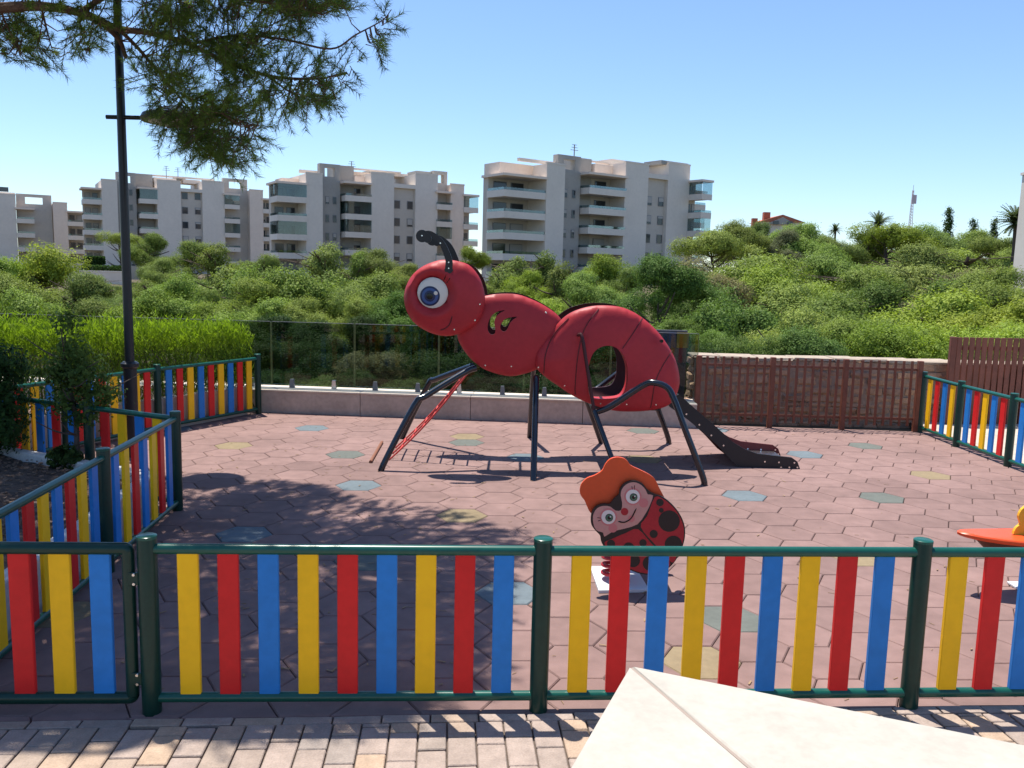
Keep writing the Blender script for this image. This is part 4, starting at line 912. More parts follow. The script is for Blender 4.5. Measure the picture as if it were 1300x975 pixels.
LOOK = {'y': 'yellow green', 'g': 'mid green', 'd': 'dark green', 'o': 'olive green', 'b': 'brownish', 'k': 'shade darkened green'}
KW = {'round': 'round crowned pine', 'umbrella': 'flat crowned pine', 'tall': 'slender pine', 'bush': 'bushy shrub'}
def row(lst, where, group, cat='tree', name='pine_tree', big=1.0):
    lst = sorted(lst)[::2] if big > 1 else sorted(lst)
    for i, (px, py, Y, wp, kind, tone) in enumerate(lst):
        wp *= big; py -= 3 * (big > 1)
        tree(px, py, Y, wp, kind, tone, f'{LOOK[tone]} {KW[kind]}, {ORD[i]} from left {where}', group, cat, 'shrub' if kind == 'bush' else name)
row([(152, 289, 112, 62, 'umbrella', 'g'), (186, 292, 108, 58, 'round', 'g'), (238, 298, 100, 66, 'round', 'g'), (274, 310, 92, 54, 'tall', 'g'), (306, 334, 95, 50, 'round', 'o'), (128, 346, 84, 76, 'round', 'o'), (190, 350, 80, 76, 'round', 'g'), (262, 350, 80, 70, 'round', 'g'), (336, 322, 90, 66, 'round', 'g'), (414, 309, 100, 62, 'tall', 'o'), (458, 326, 98, 44, 'tall', 'g'), (482, 308, 100, 74, 'round', 'o'), (520, 335, 95, 52, 'round', 'o'),
     (598, 312, 100, 58, 'round', 'y'), (632, 336, 90, 52, 'tall', 'g'), (660, 330, 88, 54, 'tall', 'o'), (692, 322, 92, 56, 'tall', 'o')], 'at the foot of the blocks', 'pines at the foot of the apartment blocks')
row([(-25, 318, 62, 110, 'round', 'y'), (42, 310, 64, 112, 'round', 'y'), (8, 345, 52, 90, 'round', 'g'), (92, 345, 60, 86, 'round', 'o'), (150, 368, 56, 62, 'bush', 'o'), (118, 352, 72, 66, 'round', 'o'), (262, 362, 52, 80, 'round', 'g'), (176, 380, 50, 70, 'round', 'g'), (205, 322, 84, 60, 'round', 'o'), (232, 346, 48, 108, 'round', 'g'), (285, 350, 62, 76, 'tall', 'o'), (312, 345, 58, 74, 'tall', 'g'), (364, 338, 48, 124, 'round', 'g'), (425, 352, 60, 66, 'tall', 'o'), (436, 372, 52, 70, 'bush', 'b'),
     (486, 344, 44, 116, 'round', 'g'), (545, 360, 60, 60, 'round', 'o'), (604, 342, 62, 66, 'round', 'g'), (556, 346, 50, 96, 'round', 'g'), (320, 352, 46, 90, 'round', 'g')], 'on the slope left of the ant', 'pines on the left slope')
row([(640, 345, 66, 62, 'tall', 'o'), (672, 342, 64, 64, 'round', 'y'), (712, 338, 62, 66, 'tall', 'o'), (758, 328, 62, 84, 'round', 'y'), (794, 336, 60, 70, 'round', 'g'), (844, 322, 36, 118, 'round', 'd'), (752, 340, 44, 100, 'round', 'g'), (722, 372, 46, 60, 'bush', 'g'), (690, 366, 44, 80, 'bush', 'y'), (780, 366, 46, 90, 'round', 'g'), (880, 372, 40, 80, 'round', 'd')], 'above the ant back', 'pines behind the ant')
row([(912, 287, 88, 88, 'umbrella', 'o'), (942, 283, 96, 66, 'round', 'g'), (970, 282, 104, 56, 'round', 'o'), (992, 290, 98, 62, 'round', 'b'), (1024, 276, 100, 72, 'round', 'g'), (1058, 290, 104, 62, 'round', 'o'), (1094, 292, 108, 66, 'round', 'g'), (1128, 284, 104, 78, 'umbrella', 'y'), (1166, 284, 112, 74, 'round', 'g'), (1200, 289, 110, 70, 'round', 'o'), (1234, 292, 108, 72, 'round', 'g'), (1268, 300, 100, 70, 'umbrella', 'o'), (1304, 306, 92, 80, 'round', 'g')],
    'on the right hill crest', 'pines on the crest of the right hillside')
row([(890, 336, 70, 76, 'round', 'b'), (948, 308, 82, 70, 'round', 'b'), (985, 318, 76, 100, 'umbrella', 'g'), (1030, 312, 86, 80, 'round', 'o'), (1062, 318, 84, 80, 'round', 'g'), (1105, 310, 86, 90, 'umbrella', 'g'), (1150, 312, 88, 86, 'round', 'o'), (1190, 306, 92, 80, 'umbrella', 'b'), (1224, 310, 88, 92, 'round', 'g'), (1262, 322, 80, 80, 'round', 'o'), (1296, 330, 76, 92, 'round', 'o')],
    'on the upper right hillside', 'pines on the right hillside', big=1.5)
row([(908, 352, 60, 70, 'round', 'b'), (950, 334, 68, 92, 'umbrella', 'g'), (988, 342, 66, 90, 'round', 'y'), (1035, 334, 72, 92, 'round', 'g'), (1082, 336, 72, 84, 'round', 'g'), (1124, 332, 72, 94, 'round', 'g'), (1170, 330, 74, 86, 'umbrella', 'o'), (1206, 332, 74, 86, 'round', 'g'), (1244, 340, 70, 88, 'round', 'b'), (1286, 346, 66, 92, 'round', 'o'), (1318, 344, 66, 80, 'round', 'g')],
    'midway up the right hillside', 'pines on the right hillside', big=1.5)
row([(925, 374, 46, 100, 'round', 'd'), (972, 366, 50, 96, 'round', 'g'), (1012, 360, 54, 96, 'round', 'o'), (1060, 358, 56, 96, 'umbrella', 'g'), (1108, 354, 56, 104, 'round', 'd'), (1155, 352, 58, 96, 'round', 'g'), (1198, 354, 58, 96, 'round', 'd'), (1238, 358, 56, 90, 'round', 'o'), (1278, 340, 50, 90, 'round', 'g'), (1300, 338, 48, 80, 'round', 'o'), (1318, 372, 50, 90, 'round', 'y')],
    'on the lower right hillside', 'pines on the right hillside', big=1.5)
row([(900, 392, 32, 100, 'round', 'd'), (945, 386, 34, 116, 'round', 'd'), (1000, 388, 32, 100, 'round', 'g'), (1045, 382, 34, 100, 'round', 'd'), (1090, 374, 36, 116, 'round', 'g'), (1140, 368, 36, 120, 'round', 'y'), (1190, 364, 38, 120, 'round', 'y'), (1240, 366, 36, 120, 'round', 'y'), (1290, 374, 34, 120, 'round', 'y')],
    'just above the stone wall', 'trees just above the stone wall', big=1.5)
row([(1060, 404, 24, 130, 'round', 'g'), (1130, 400, 23, 140, 'bush', 'y'), (1010, 412, 22, 120, 'round', 'd'), (1205, 396, 23, 150, 'bush', 'y'), (1280, 400, 22, 150, 'bush', 'y'), (950, 414, 22, 110, 'bush', 'd'), (895, 412, 24, 90, 'bush', 'd')],
    'showing over the stone wall', 'shrubs over the stone wall', 'shrub')
row([(20, 372, 44, 110, 'round', 'g'), (100, 380, 46, 90, 'round', 'o'), (196, 376, 46, 84, 'round', 'y'), (262, 378, 46, 100, 'round', 'y'), (330, 376, 42, 96, 'round', 'g'), (398, 372, 42, 96, 'round', 'g'), (452, 376, 40, 90, 'round', 'g'), (510, 366, 40, 100, 'round', 'd'), (560, 380, 40, 90, 'round', 'd'), (620, 374, 40, 80, 'round', 'g')],
    'in front row behind the glass', 'pines behind the glass balustrade')
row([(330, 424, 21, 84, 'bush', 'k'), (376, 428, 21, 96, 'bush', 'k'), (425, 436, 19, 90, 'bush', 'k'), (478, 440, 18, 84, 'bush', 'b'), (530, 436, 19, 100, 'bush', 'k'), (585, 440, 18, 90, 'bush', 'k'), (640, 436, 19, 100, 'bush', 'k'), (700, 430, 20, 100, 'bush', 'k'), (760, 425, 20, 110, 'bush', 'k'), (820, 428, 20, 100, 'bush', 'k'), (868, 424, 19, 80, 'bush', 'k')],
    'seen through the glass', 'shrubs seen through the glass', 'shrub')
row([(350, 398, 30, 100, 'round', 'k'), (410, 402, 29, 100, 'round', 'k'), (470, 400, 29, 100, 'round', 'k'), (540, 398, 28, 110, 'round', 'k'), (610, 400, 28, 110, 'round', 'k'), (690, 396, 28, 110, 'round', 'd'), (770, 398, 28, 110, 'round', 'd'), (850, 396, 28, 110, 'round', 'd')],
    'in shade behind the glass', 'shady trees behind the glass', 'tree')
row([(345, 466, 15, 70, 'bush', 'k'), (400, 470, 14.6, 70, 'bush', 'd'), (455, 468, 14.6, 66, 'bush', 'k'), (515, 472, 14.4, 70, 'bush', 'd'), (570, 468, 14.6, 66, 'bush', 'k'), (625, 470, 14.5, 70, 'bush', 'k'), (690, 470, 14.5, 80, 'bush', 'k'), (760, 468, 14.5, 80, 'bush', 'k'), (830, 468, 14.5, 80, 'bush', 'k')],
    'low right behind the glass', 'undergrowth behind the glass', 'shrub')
# cypresses and palms on the crest
tree(1205, 269, 125, 13, 'cypress', 'k', 'dark cypress standing alone above the right hillside, right of the mast', None, 'tree', 'cypress_tree')
tree(1263, 276, 118, 11, 'cypress', 'k', 'thin dark cypress close to the palm at the right edge', None, 'tree', 'cypress_tree')
tree(1237, 285, 122, 14, 'cypress', 'k', 'stubby dark cypress midway between the two taller cypresses', None, 'tree', 'cypress_tree')
def palm(px, py, Y, wpx, label, nf=46):
    top = at(px, py, Y); zg = terrain(top.x, Y); R = wpx / FPX * Y / 2; H = top.z - zg - R * 0.55; hz_ = zg + H
    t = thing('palm_tree', (top.x, Y, zg), label, 'palm')
    part('trunk', MB().tube([(top.x, Y, zg - 0.1), (top.x + 0.1, Y, zg + H * 0.5), (top.x, Y, hz_)], [R * 0.16, R * 0.12, R * 0.12], 8), M_BARK2, t, True)
    Vs, Fs = [], []
    for k in range(nf):
        a = rnd.uniform(0, 6.28); el = rnd.uniform(-0.5, 1.3); prev = Vector((top.x, Y, hz_)); d = Vector((math.cos(a) * math.cos(el), math.sin(a) * math.cos(el), math.sin(el)))
        for s in range(6):
            nx_ = prev + d * (R / 5.5); sd_ = d.cross(Vector((0, 0, 1))).normalized()
            for sg in (-1, 1):
                for q in (0, 0.5):
                    b = prev.lerp(nx_, q); l = R * 0.26 * (1 - s / 8); o = len(Vs); tipv = b + (sd_ * sg + d * 0.7 + Vector((0, 0, -0.35))).normalized() * l
                    Vs += [tuple(b), tuple(b + d * R * 0.10), tuple(tipv), tuple(tipv)]; Fs.append((o, o + 1, o + 2, o + 3))
            prev = nx_; d = (d + Vector((0, 0, -0.16))).normalized()
    Vs = [(x - top.x, y - Y, z - zg) for x, y, z in Vs]
    Vs = np.array(Vs); Fs = np.array(Fs)[:, :3]
    link('crown', np_mesh('crown', Vs, Fs, L_PALM, NR.random(len(Fs))), t, (0, 0, 0))
palm(1116, 274, 130, 36, 'small palm tree poking out of the hillside crest left of the mast')
palm(1061, 287, 135, 20, 'tiny palm tree right of the red roofed house')
palm(1292, 268, 90, 54, 'large palm tree at the right edge beside the white building', 70)

# ------------------------------------------------------------------ hedge along the back left, shrubs in the mulch bed
def hedge(name, a, b, depth, z0, ztop, label, n, seed):
    rng = np.random.default_rng(seed); a = np.array(a); b = np.array(b); d = b - a; L_ = np.linalg.norm(d); d /= L_; nn = np.array([-d[1], d[0]])
    u = rng.random(n); v = rng.random(n); sel = rng.random(n)
    # top and front skin thicker than the inside
    vz = np.where(sel < 0.5, 1 - 0.12 * rng.random(n) ** 2, rng.random(n) ** 0.8); v = np.where(sel > 0.62, v * 0.22, v)
    tp = ztop(u * L_) - z0; bumps = 0.05 * np.sin(u * L_ * 7 + v * 9) + 0.035 * np.sin(u * L_ * 23 + v * 5) + 0.06 * rng.normal(size=n)
    C = np.stack([a[0] + d[0] * u * L_ + nn[0] * v * depth, a[1] + d[1] * u * L_ + nn[1] * v * depth, z0 + vz * (tp + bumps)], 1)
    N_ = np.stack([rng.normal(size=n) * .35 - 0.1, rng.normal(size=n) * .35, np.ones(n)], 1); N_ /= np.linalg.norm(N_, axis=1)[:, None]
    tone = np.clip(0.15 + 0.85 * np.where(vz > 0.80, 1, 0.35 * vz) + rng.normal(0, .15, n), 0, 1)  # lit top shoots and darker lower leaves are painted through the leaf tone
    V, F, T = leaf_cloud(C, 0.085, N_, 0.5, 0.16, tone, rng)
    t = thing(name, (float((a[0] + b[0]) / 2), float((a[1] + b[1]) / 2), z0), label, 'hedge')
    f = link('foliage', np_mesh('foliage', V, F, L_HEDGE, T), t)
    mb = MB()
    for k in range(int(L_ / 0.25)):
        p = a + d * (k * 0.25 + 0.1) + nn * depth * 0.5; h_ = float(ztop(np.array([k * 0.25]))[0]) - z0
        mb.tube([(p[0], p[1], z0 - 0.05), (p[0] + rnd.uniform(-.05, .05), p[1] + rnd.uniform(-.05, .05), z0 + h_ * 0.6), (p[0] + rnd.uniform(-.1, .1), p[1] + rnd.uniform(-.1, .1), z0 + h_ * 0.9)], [0.015, 0.01, 0.004], 5)
    part('stem', mb, M_BARK2, t); return t
# planting trough wall under the hedge, behind the back-left fence
tw = thing('trough_wall', (-4.6, 10.2, -0.05), 'beige planting trough wall under the bright hedge', 'wall')
ha, hb = Vector((-3.46, 10.78)), Vector((-6.1, 5.6)); hd_ = (hb - ha).normalized(); hn = Vector((hd_.y, -hd_.x))
if hn.x > 0: hn = -hn
Lh = (hb - ha).length; nseg = 5
for k in range(nseg):
    c = ha + hd_ * (Lh * (k + .5) / nseg); part('wall_block', MB().box((*c, 0.16), (Lh / nseg - 0.006, 0.12, 0.42), math.atan2(hd_.y, hd_.x), ch=0.004), M_CAP, tw)
h1 = ha - hn * 0.02 - hd_ * 0.18; h2 = hb - hn * 0.02
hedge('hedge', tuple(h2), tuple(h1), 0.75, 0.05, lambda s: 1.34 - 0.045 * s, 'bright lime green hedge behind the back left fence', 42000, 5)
def shrub(label, base, H, lob, n, size, seed, trunk=True, name='shrub', tone=(1, 1, 1), m=None):
    t = thing(name, base, label, 'shrub'); C = crown('foliage', lob, n, size, m or L_SHRUB, seed, 22, 0.10, 0.2, 0.5)
    o = link('foliage', C, t, (0, 0, 0)); o.scale = (H, H, H); o.color = (*tone, 1)
    k = link('stem', trunk_mesh('stem', seed, 0.8 if trunk else 0.5, 0.016, M_BARK2, 10, 0.08, 0.25), t, (0, 0, 0)); k.scale = (H, H, H); return t
b1 = gz(88, 583, 0.28)
shrub('small leafy tree with dark leaves growing in the mulch bed near the lamp post', (b1.x + 0.06, b1.y, 0.27), 1.30, [(-.03, 0, .86, .045, .045, .10, .6), (0, 0, .70, .075, .075, .09, 1), (.06, .02, .55, .14, .12, .10, 2), (-.09, 0, .56, .11, .1, .11, 1.5), (.13, .03, .42, .12, .1, .09, 1.6), (-.06, 0, .38, .10, .08, .08, 1), (.04, 0, .30, .12, .1, .06, .8)], 3400, 0.032, 21, tone=(1.45, 1.35, 1.2))
b2 = gz(95, 588, 0.28)
shrub('low green tuft at the foot of the small leafy tree', (b2.x - 0.02, b2.y - 0.12, 0.25), 0.24, [(-.25, 0, .4, .3, .3, .3, 1), (.3, 0, .35, .35, .3, .3, 1), (0, 0, .6, .35, .3, .3, 1)], 3000, 0.13, 22, False)
b3 = at(6, 560, 6.9)
shrub('dense dark green bush at the left edge of the mulch bed', (b3.x - 0.12, 6.9, 0.25), 1.05, [(0, 0, .45, .28, .28, .35, 2), (.06, 0, .72, .22, .22, .2, 1.5), (-.25, 0, .5, .25, .25, .3, 1.5), (.10, -.05, .25, .2, .2, .2, 1)], 9000, 0.04, 23, False, tone=(.7, .85, .9))

# ------------------------------------------------------------------ overhanging pine in the left foreground
pt = thing('pine_tree', (-5.6, 5.6, -0.05), 'near pine tree with a needle covered branch hanging in at the top left', 'tree')
limbs = []
def limb(pts, r0, r1):
    P = arc(pts, 6); limbs.append(P); n = len(P); return P, [r0 + (r1 - r0) * i / (n - 1) for i in range(n)]
tr = MB()
P, r = limb([(-5.6, 5.6, -0.05), (-5.55, 5.65, 1.6), (-5.3, 5.8, 3.2), (-5.1, 6.0, 4.6), (-4.9, 6.0, 6.2)], 0.17, 0.09); tr.tube(P, r, 12); limbs.pop()
part('trunk', tr, M_BARK, pt, True)
LB = [([Vector((-5.2, 5.9, 3.6)), at(-60, 14, 6.6), at(0, 10, 6.6), at(52, 8, 6.6), at(100, 16, 6.7), at(132, 32, 6.8), at(152, 52, 6.9), at(160, 74, 6.9)], .05, .014),
      ([at(110, 18, 6.7), at(150, 36, 6.7), at(192, 42, 6.7), at(240, 56, 6.8), at(282, 76, 6.8), at(340, 96, 6.8), at(400, 100, 6.7), at(440, 92, 6.6)], .028, .006),
      ([at(150, 36, 6.7), at(176, 62, 6.9), at(205, 96, 7.1), at(232, 128, 7.3), at(262, 165, 7.4), at(285, 205, 7.4)], .016, .004),
      ([at(232, 120, 7.2), at(270, 140, 7.2), at(310, 155, 7.2), at(328, 160, 7.1)], .008, .003),
      ([at(100, 16, 6.7), at(150, -10, 6.5), at(230, -14, 6.5), at(320, 0, 6.5), at(390, 12, 6.5)], .022, .006),
      ([at(240, 56, 6.8), at(300, 45, 6.7), at(360, 50, 6.6), at(420, 62, 6.6), at(452, 44, 6.5), at(485, 26, 6.5), at(497, 12, 6.5)], .012, .003),
      ([at(340, 96, 6.8), at(370, 118, 6.9), at(400, 128, 6.9), at(425, 122, 6.9)], .009, .003),
      ([at(52, 8, 6.6), at(60, 40, 6.9), at(68, 70, 7.0)], .010, .003), ([at(0, 10, 6.6), at(10, 36, 6.7), at(24, 58, 6.8)], .010, .003),
      ([at(100, 16, 6.7), at(104, 44, 6.8), at(112, 60, 6.9)], .008, .003),
      ([Vector((-5.1, 6.0, 4.5)), Vector((-4.2, 5.7, 5.0)), Vector((-3.2, 5.4, 5.2)), Vector((-2.1, 5.3, 5.1))], .05, .015),
      ([Vector((-5.1, 6.0, 4.7)), Vector((-4.2, 6.6, 5.2)), Vector((-3.2, 7.0, 5.3)), Vector((-2.2, 7.0, 5.2))], .05, .015),
      ([Vector((-5.15, 5.9, 4.3)), Vector((-4.4, 5.0, 4.8)), Vector((-3.4, 4.5, 5.0)), Vector((-2.4, 4.4, 4.9))], .05, .015)]
for pts_, r0, r1 in LB:
    mb = MB(); P, r = limb(pts_, r0, r1); mb.tube(P, r, 8); part('branch', mb, M_BARK, pt, True)
allL = np.array([tuple(p) for P in limbs for p in P])
regions = [([(-40, -30), (150, -30), (152, 30), (112, 62), (85, 74), (60, 88), (20, 76), (-40, 70)], 210, (6.4, 7.1)),
           ([(150, -40), (438, -40), (425, 8), (380, 22), (412, 62), (440, 70), (470, 48), (478, 66), (452, 96), (420, 128), (378, 142), (340, 152), (292, 128), (255, 104), (200, 92), (160, 66)], 620, (6.3, 7.2)),
           ([(440, 60), (492, 4), (502, 14), (488, 46), (470, 70)], 26, (6.4, 6.7)), ([(398, -10), (442, -20), (436, 10), (405, 22)], 24, (6.4, 6.7)),
           ([(160, 62), (215, 95), (300, 128), (335, 155), (330, 184), (312, 204), (286, 217), (252, 198), (218, 172), (196, 150), (205, 130), (178, 100)], 250, (7.0, 7.5)), ([(186, 128), (240, 118), (300, 135), (290, 178), (215, 172)], 110, (7.2, 7.7))]
tw_base, tw_dir, tw_in = [], [], []
def near_limb(p): d = ((allL - np.array(p)) ** 2).sum(1); return Vector(allL[d.argmin()])
def add_twig(p, outw=None):
    q = near_limb(p); d = (p - q); d = d.normalized() if d.length > 0.05 else Vector((1, 0, 0))
    d = (d * 0.7 + Vector((rnd.uniform(-.1, .8), rnd.uniform(-.6, .6), rnd.uniform(-.45, .45)))).normalized(); tw_base.append(p); tw_dir.append(d)
for poly, n, (y0, y1) in regions:
    n = int(n * 1.6)
    xs_ = [p[0] for p in poly]; zs_ = [p[1] for p in poly]; k = 0
    cl_c = []
    while k < n:
        if not cl_c or rnd.random() < 0.16:
            while True:
                c = (rnd.uniform(min(xs_), max(xs_)), rnd.uniform(min(zs_), max(zs_)))
                if inside(c, poly): break
            cl_c = [c, rnd.uniform(y0, y1)]
        x, z = cl_c[0][0] + rnd.gauss(0, 15), cl_c[0][1] + rnd.gauss(0, 10)
        if inside((x, z), poly): add_twig(at(x, z, cl_c[1] + rnd.gauss(0, .12)))
        k += 1
n_vis = len(tw_base)
shp = [(-330, 600), (215, 606), (330, 612), (400, 622), (480, 642), (560, 650), (640, 676), (690, 692), (645, 730), (612, 790), (600, 870), (520, 900), (400, 922), (200, 945), (-330, 955)]
cot = 1 / math.tan(SUN_EL); k = 0; cc_ = None
while k < 10500:   # the rest of the crown, above and left of the picture: it shades the left of the play area
    if cc_ is None or rnd.random() < 0.14:
        c = (rnd.uniform(-330, 690), 600 + 352 * rnd.random() ** 1.3)
        if not inside(c, shp): continue
        g_0 = gz(*c); cc_ = (g_0, rnd.uniform(4.3, 5.7))
    z = cc_[1] + rnd.gauss(0, .12); p = Vector((cc_[0].x + SUN_AZ.x * z * cot + rnd.gauss(0, .17), cc_[0].y + SUN_AZ.y * z * cot + rnd.gauss(0, .17), z)); k += 1
    q = p - Vector((SUN_AZ.x, SUN_AZ.y, 1 / cot * 1.0)) * (z * cot); q = q - Vector((0, 0, CAMH)); pq = (650 + FPX * q.dot(_R) / q.dot(_fw), 487.5 - FPX * q.dot(_U) / q.dot(_fw))
    if not inside(pq, shp): continue
    v_ = p - Vector((0, 0, CAMH)); py = 487.5 - FPX * v_.dot(_U) / v_.dot(_fw)
    if py > -14: continue
    add_twig(p)
NN = 58; rg = np.random.default_rng(11); B = np.array([tuple(p) for p in tw_base]); D = np.array([tuple(p) for p in tw_dir]); nT = len(B)
Lt = rg.uniform(.12, .24, nT); ii = np.repeat(np.arange(nT), NN); f = rg.random(len(ii))
st = B[ii] + D[ii] * (f * Lt[ii])[:, None]; rd = rg.normal(size=(len(ii), 3)); rd -= D[ii] * (rd * D[ii]).sum(1)[:, None]; rd /= np.linalg.norm(rd, axis=1)[:, None]
nd = rd * 0.75 + D[ii] * rg.uniform(.45, 1.1, len(ii))[:, None] + np.array([0, 0, .05]); nd /= np.linalg.norm(nd, axis=1)[:, None]
ln = rg.uniform(.05, .085, len(ii))[:, None]; sw_ = np.cross(nd, rg.normal(size=(len(ii), 3))); sw_ /= np.linalg.norm(sw_, axis=1)[:, None]
wd0 = np.where(np.arange(nT) < n_vis, 0.0021, 0.0042)[ii][:, None]
V = np.stack([st - sw_ * wd0, st + sw_ * wd0, st + nd * ln], 1).reshape(-1, 3); F = np.arange(len(V)).reshape(-1, 3)
tt = np.clip(rg.normal(.5, .3, nT)[ii] + rg.normal(0, .15, len(ii)), 0, 1)
link('needles', np_mesh('needles', V - np.array(pt.location), F, L_NEED, tt), pt, (0, 0, 0))
mb = MB()
for p, d, l in zip(tw_base, tw_dir, Lt):
    mb.tube([p - d * 0.03, p + d * float(l) * 0.9], [0.0035, 0.0015], 4, cap=False)
    if rnd.random() < 0.4:
        q = near_limb(p)
        if (q - p).length < 0.42: mid = (p + q) / 2 + Vector((0, 0, -0.04)); mb.tube([q, mid, p], [0.006, 0.004, 0.003], 4, cap=False)
part('twigs', mb, M_BARK, pt)

# ------------------------------------------------------------------ apartment blocks across the ravine
def block(label, Y, psi, pxc, zb, fl, mods, extras=()):
    C = at(pxc, 346, Y); C = Vector((C.x, Y)); ud = Vector((math.cos(psi), math.sin(psi))); vd = Vector((-math.sin(psi), math.cos(psi)))
    def U(px):
        k = ray(px, 300); k = k.x / k.y; return (k * C.y - C.x) / (ud.x - k * ud.y)
    def Z(px, py): u = U(px); return at(px, py, (C + ud * u).y).z
    t = thing('apartment_block', (C.x, C.y, zb), label, 'building', 'apartment blocks across the ravine')
    def bx(name, u0, u1, v0, v1, z0, z1, m, par=None):
        c = C + ud * ((u0 + u1) / 2) + vd * ((v0 + v1) / 2)
        return part(name, MB().box((c.x, c.y, (z0 + z1) / 2), (abs(u1 - u0), abs(v1 - v0), z1 - z0), psi), m, par or t)
    def win(u0, u1, v, z0, z1, par=None):
        w_ = bx('window', u0, u1, v - 0.06, v + 0.05, z0, z1, M_FRAME); bx('pane', u0 + 0.1, u1 - 0.1, v - 0.09, v - 0.055, z0 + 0.1, z1 - 0.1, M_PANE, w_)
        if rnd.random() < .35: bx('blind', u0 + 0.1, u1 - 0.1, v - 0.12, v - 0.095, z1 - 0.1 - (z1 - z0) * rnd.uniform(.2, .7), z1 - 0.1, M_CURT, w_)
    nf = 6
    for md in mods:
        k, a, b, ty, v = md[:5]; u0, u1 = U(a), U(b); zt = Z((a + b) / 2, ty); dp = 13
        if k in ('pale', 'cream_lit'):
            bx('wall', u0, u1, v, v + dp, zb, zt, M_PALE if k == 'pale' else M_CREAM_LIT); bx('parapet', u0 - .05, u1 + .05, v - .05, v + .3, zt, zt + 0.25, M_PALE if k == 'pale' else M_CREAM_LIT)
        elif k in ('grey', 'taupe'):
            m = M_GREY if k == 'grey' else M_GREY2; op = md[5] if len(md) > 5 else True
            if op:   # roof opening: frame around a gap
                hz_ = 2.1; bx('tower', u0, u1, v, v + 5, zb, zt - hz_, m); w_ = u1 - u0
                bx('roof_frame', u0, u0 + w_ * .25, v, v + 1.2, zt - hz_, zt, m); bx('roof_frame', u1 - w_ * .25, u1, v, v + 1.2, zt - hz_, zt, m); bx('roof_frame', u0 + w_ * .25, u1 - w_ * .25, v, v + 1.2, zt - 0.6, zt, m)
                zt2 = zt - hz_
            else: bx('tower', u0, u1, v, v + 5, zb, zt, m); zt2 = zt
            if len(md) > 6 and md[6] == 'nowin': continue
            w_ = u1 - u0
            for q in range(nf):
                z0 = zb + fl * q + 1.0
                if z0 + 1.3 < zt2 - .3:
                    for cc in (.36, .72): win(u0 + w_ * cc - .35, u0 + w_ * cc + .35, v, z0, z0 + 1.3)
        elif k == 'strip':
            bx('recess', u0, u1, v + 0.6, v + 3, zb, zt, M_GREY2); bx('lintel', u0, u1, v, v + 3, zt, zt + 0.7, M_PALE)
            w_ = u1 - u0
            for q in range(nf):
                z0 = zb + fl * q + 0.9
                if z0 + 1.4 < zt:
                    for c0, c1 in ((.06, .34), (.66, .94)): win(u0 + w_ * c0, u0 + w_ * c1, v + 0.6, z0, z0 + 1.45)
        elif k == 'balc':
            pr_ = md[5] if len(md) > 5 else 1.6; glz = md[6] if len(md) > 6 else (0,)
            bx('balcony_back', u0, u1, v + 1.9, v + 3.2, zb, zt - 0.3, M_GREY2)
            w_ = u1 - u0
            q = 0; z0 = zt
            bx('roof_slab', u0 - .5, u1 + .2, v - pr_ - .3, v + 3, zt - 0.35, zt, M_CREAM_LIT)
            while z0 - fl > zb - 1:
                z0 -= fl; q += 1
                bc = bx('balcony', u0 - .1, u1 + .1, v - pr_, v + 1.9, z0 - 0.15, z0 + 0.12, M_PALE)
                bx('parapet', u0 - .1, u1 + .1, v - pr_ - .12, v - pr_, z0 - 0.25, z0 + 0.70, M_PALE, bc); bx('parapet', u0 - .25, u0 - .1, v - pr_ - .12, v + 1.9, z0 - 0.25, z0 + 0.70, M_PALE, bc)
                win(u0 + w_ * .12, u0 + w_ * .45, v + 1.9, z0 + .2, z0 + 2.3); win(u0 + w_ * .55, u0 + w_ * .88, v + 1.9, z0 + .2, z0 + 2.3)
                gh = 2.2 if q in glz else 0.38
                bx('glass_screen', u0 - .08, u1 + .08, v - pr_ - .08, v - pr_ - .04, z0 + 0.70, z0 + 0.70 + gh, M_GLASSB, bc); bx('glass_screen', u0 - .2, u0 - .16, v - pr_, v + 1.8, z0 + 0.70, z0 + 0.70 + gh, M_GLASSB, bc)
                if rnd.random() < .6:
                    uu = rnd.uniform(u0 + .4, u1 - .4); bx('balcony_table', uu - .4, uu + .4, v - .6, v + .2, z0 + .12, z0 + .85, M_FRAME, bc)
    for e in extras:
        k, a, b, y0, y1, v = e; u0, u1 = U(a), U(b); pm = (a + b) / 2
        if k == 'antenna':
            bx('antenna', u0, u0 + 0.12, v, v + 0.12, Z(a, y1) - .5, Z(a, y0), M_FRAME); zz = Z(a, y0)
            for q in range(3): bx('antenna_bar', u0 - .7 + .15 * q, u0 + .8 - .15 * q, v, v + .07, zz - .9 + .4 * q, zz - .83 + .4 * q, M_FRAME)
        else: bx({'terrace': 'terrace_wall', 'beam': 'pergola_beam', 'unit': 'roof_unit', 'solar': 'solar_panel'}[k], u0, u1, v, v + (4 if k in ('terrace', 'unit') else .5), Z(pm, y1), Z(pm, y0), {'terrace': M_CREAM_LIT, 'beam': M_CREAM_LIT, 'unit': M_GREY, 'solar': M_PANE}[k])
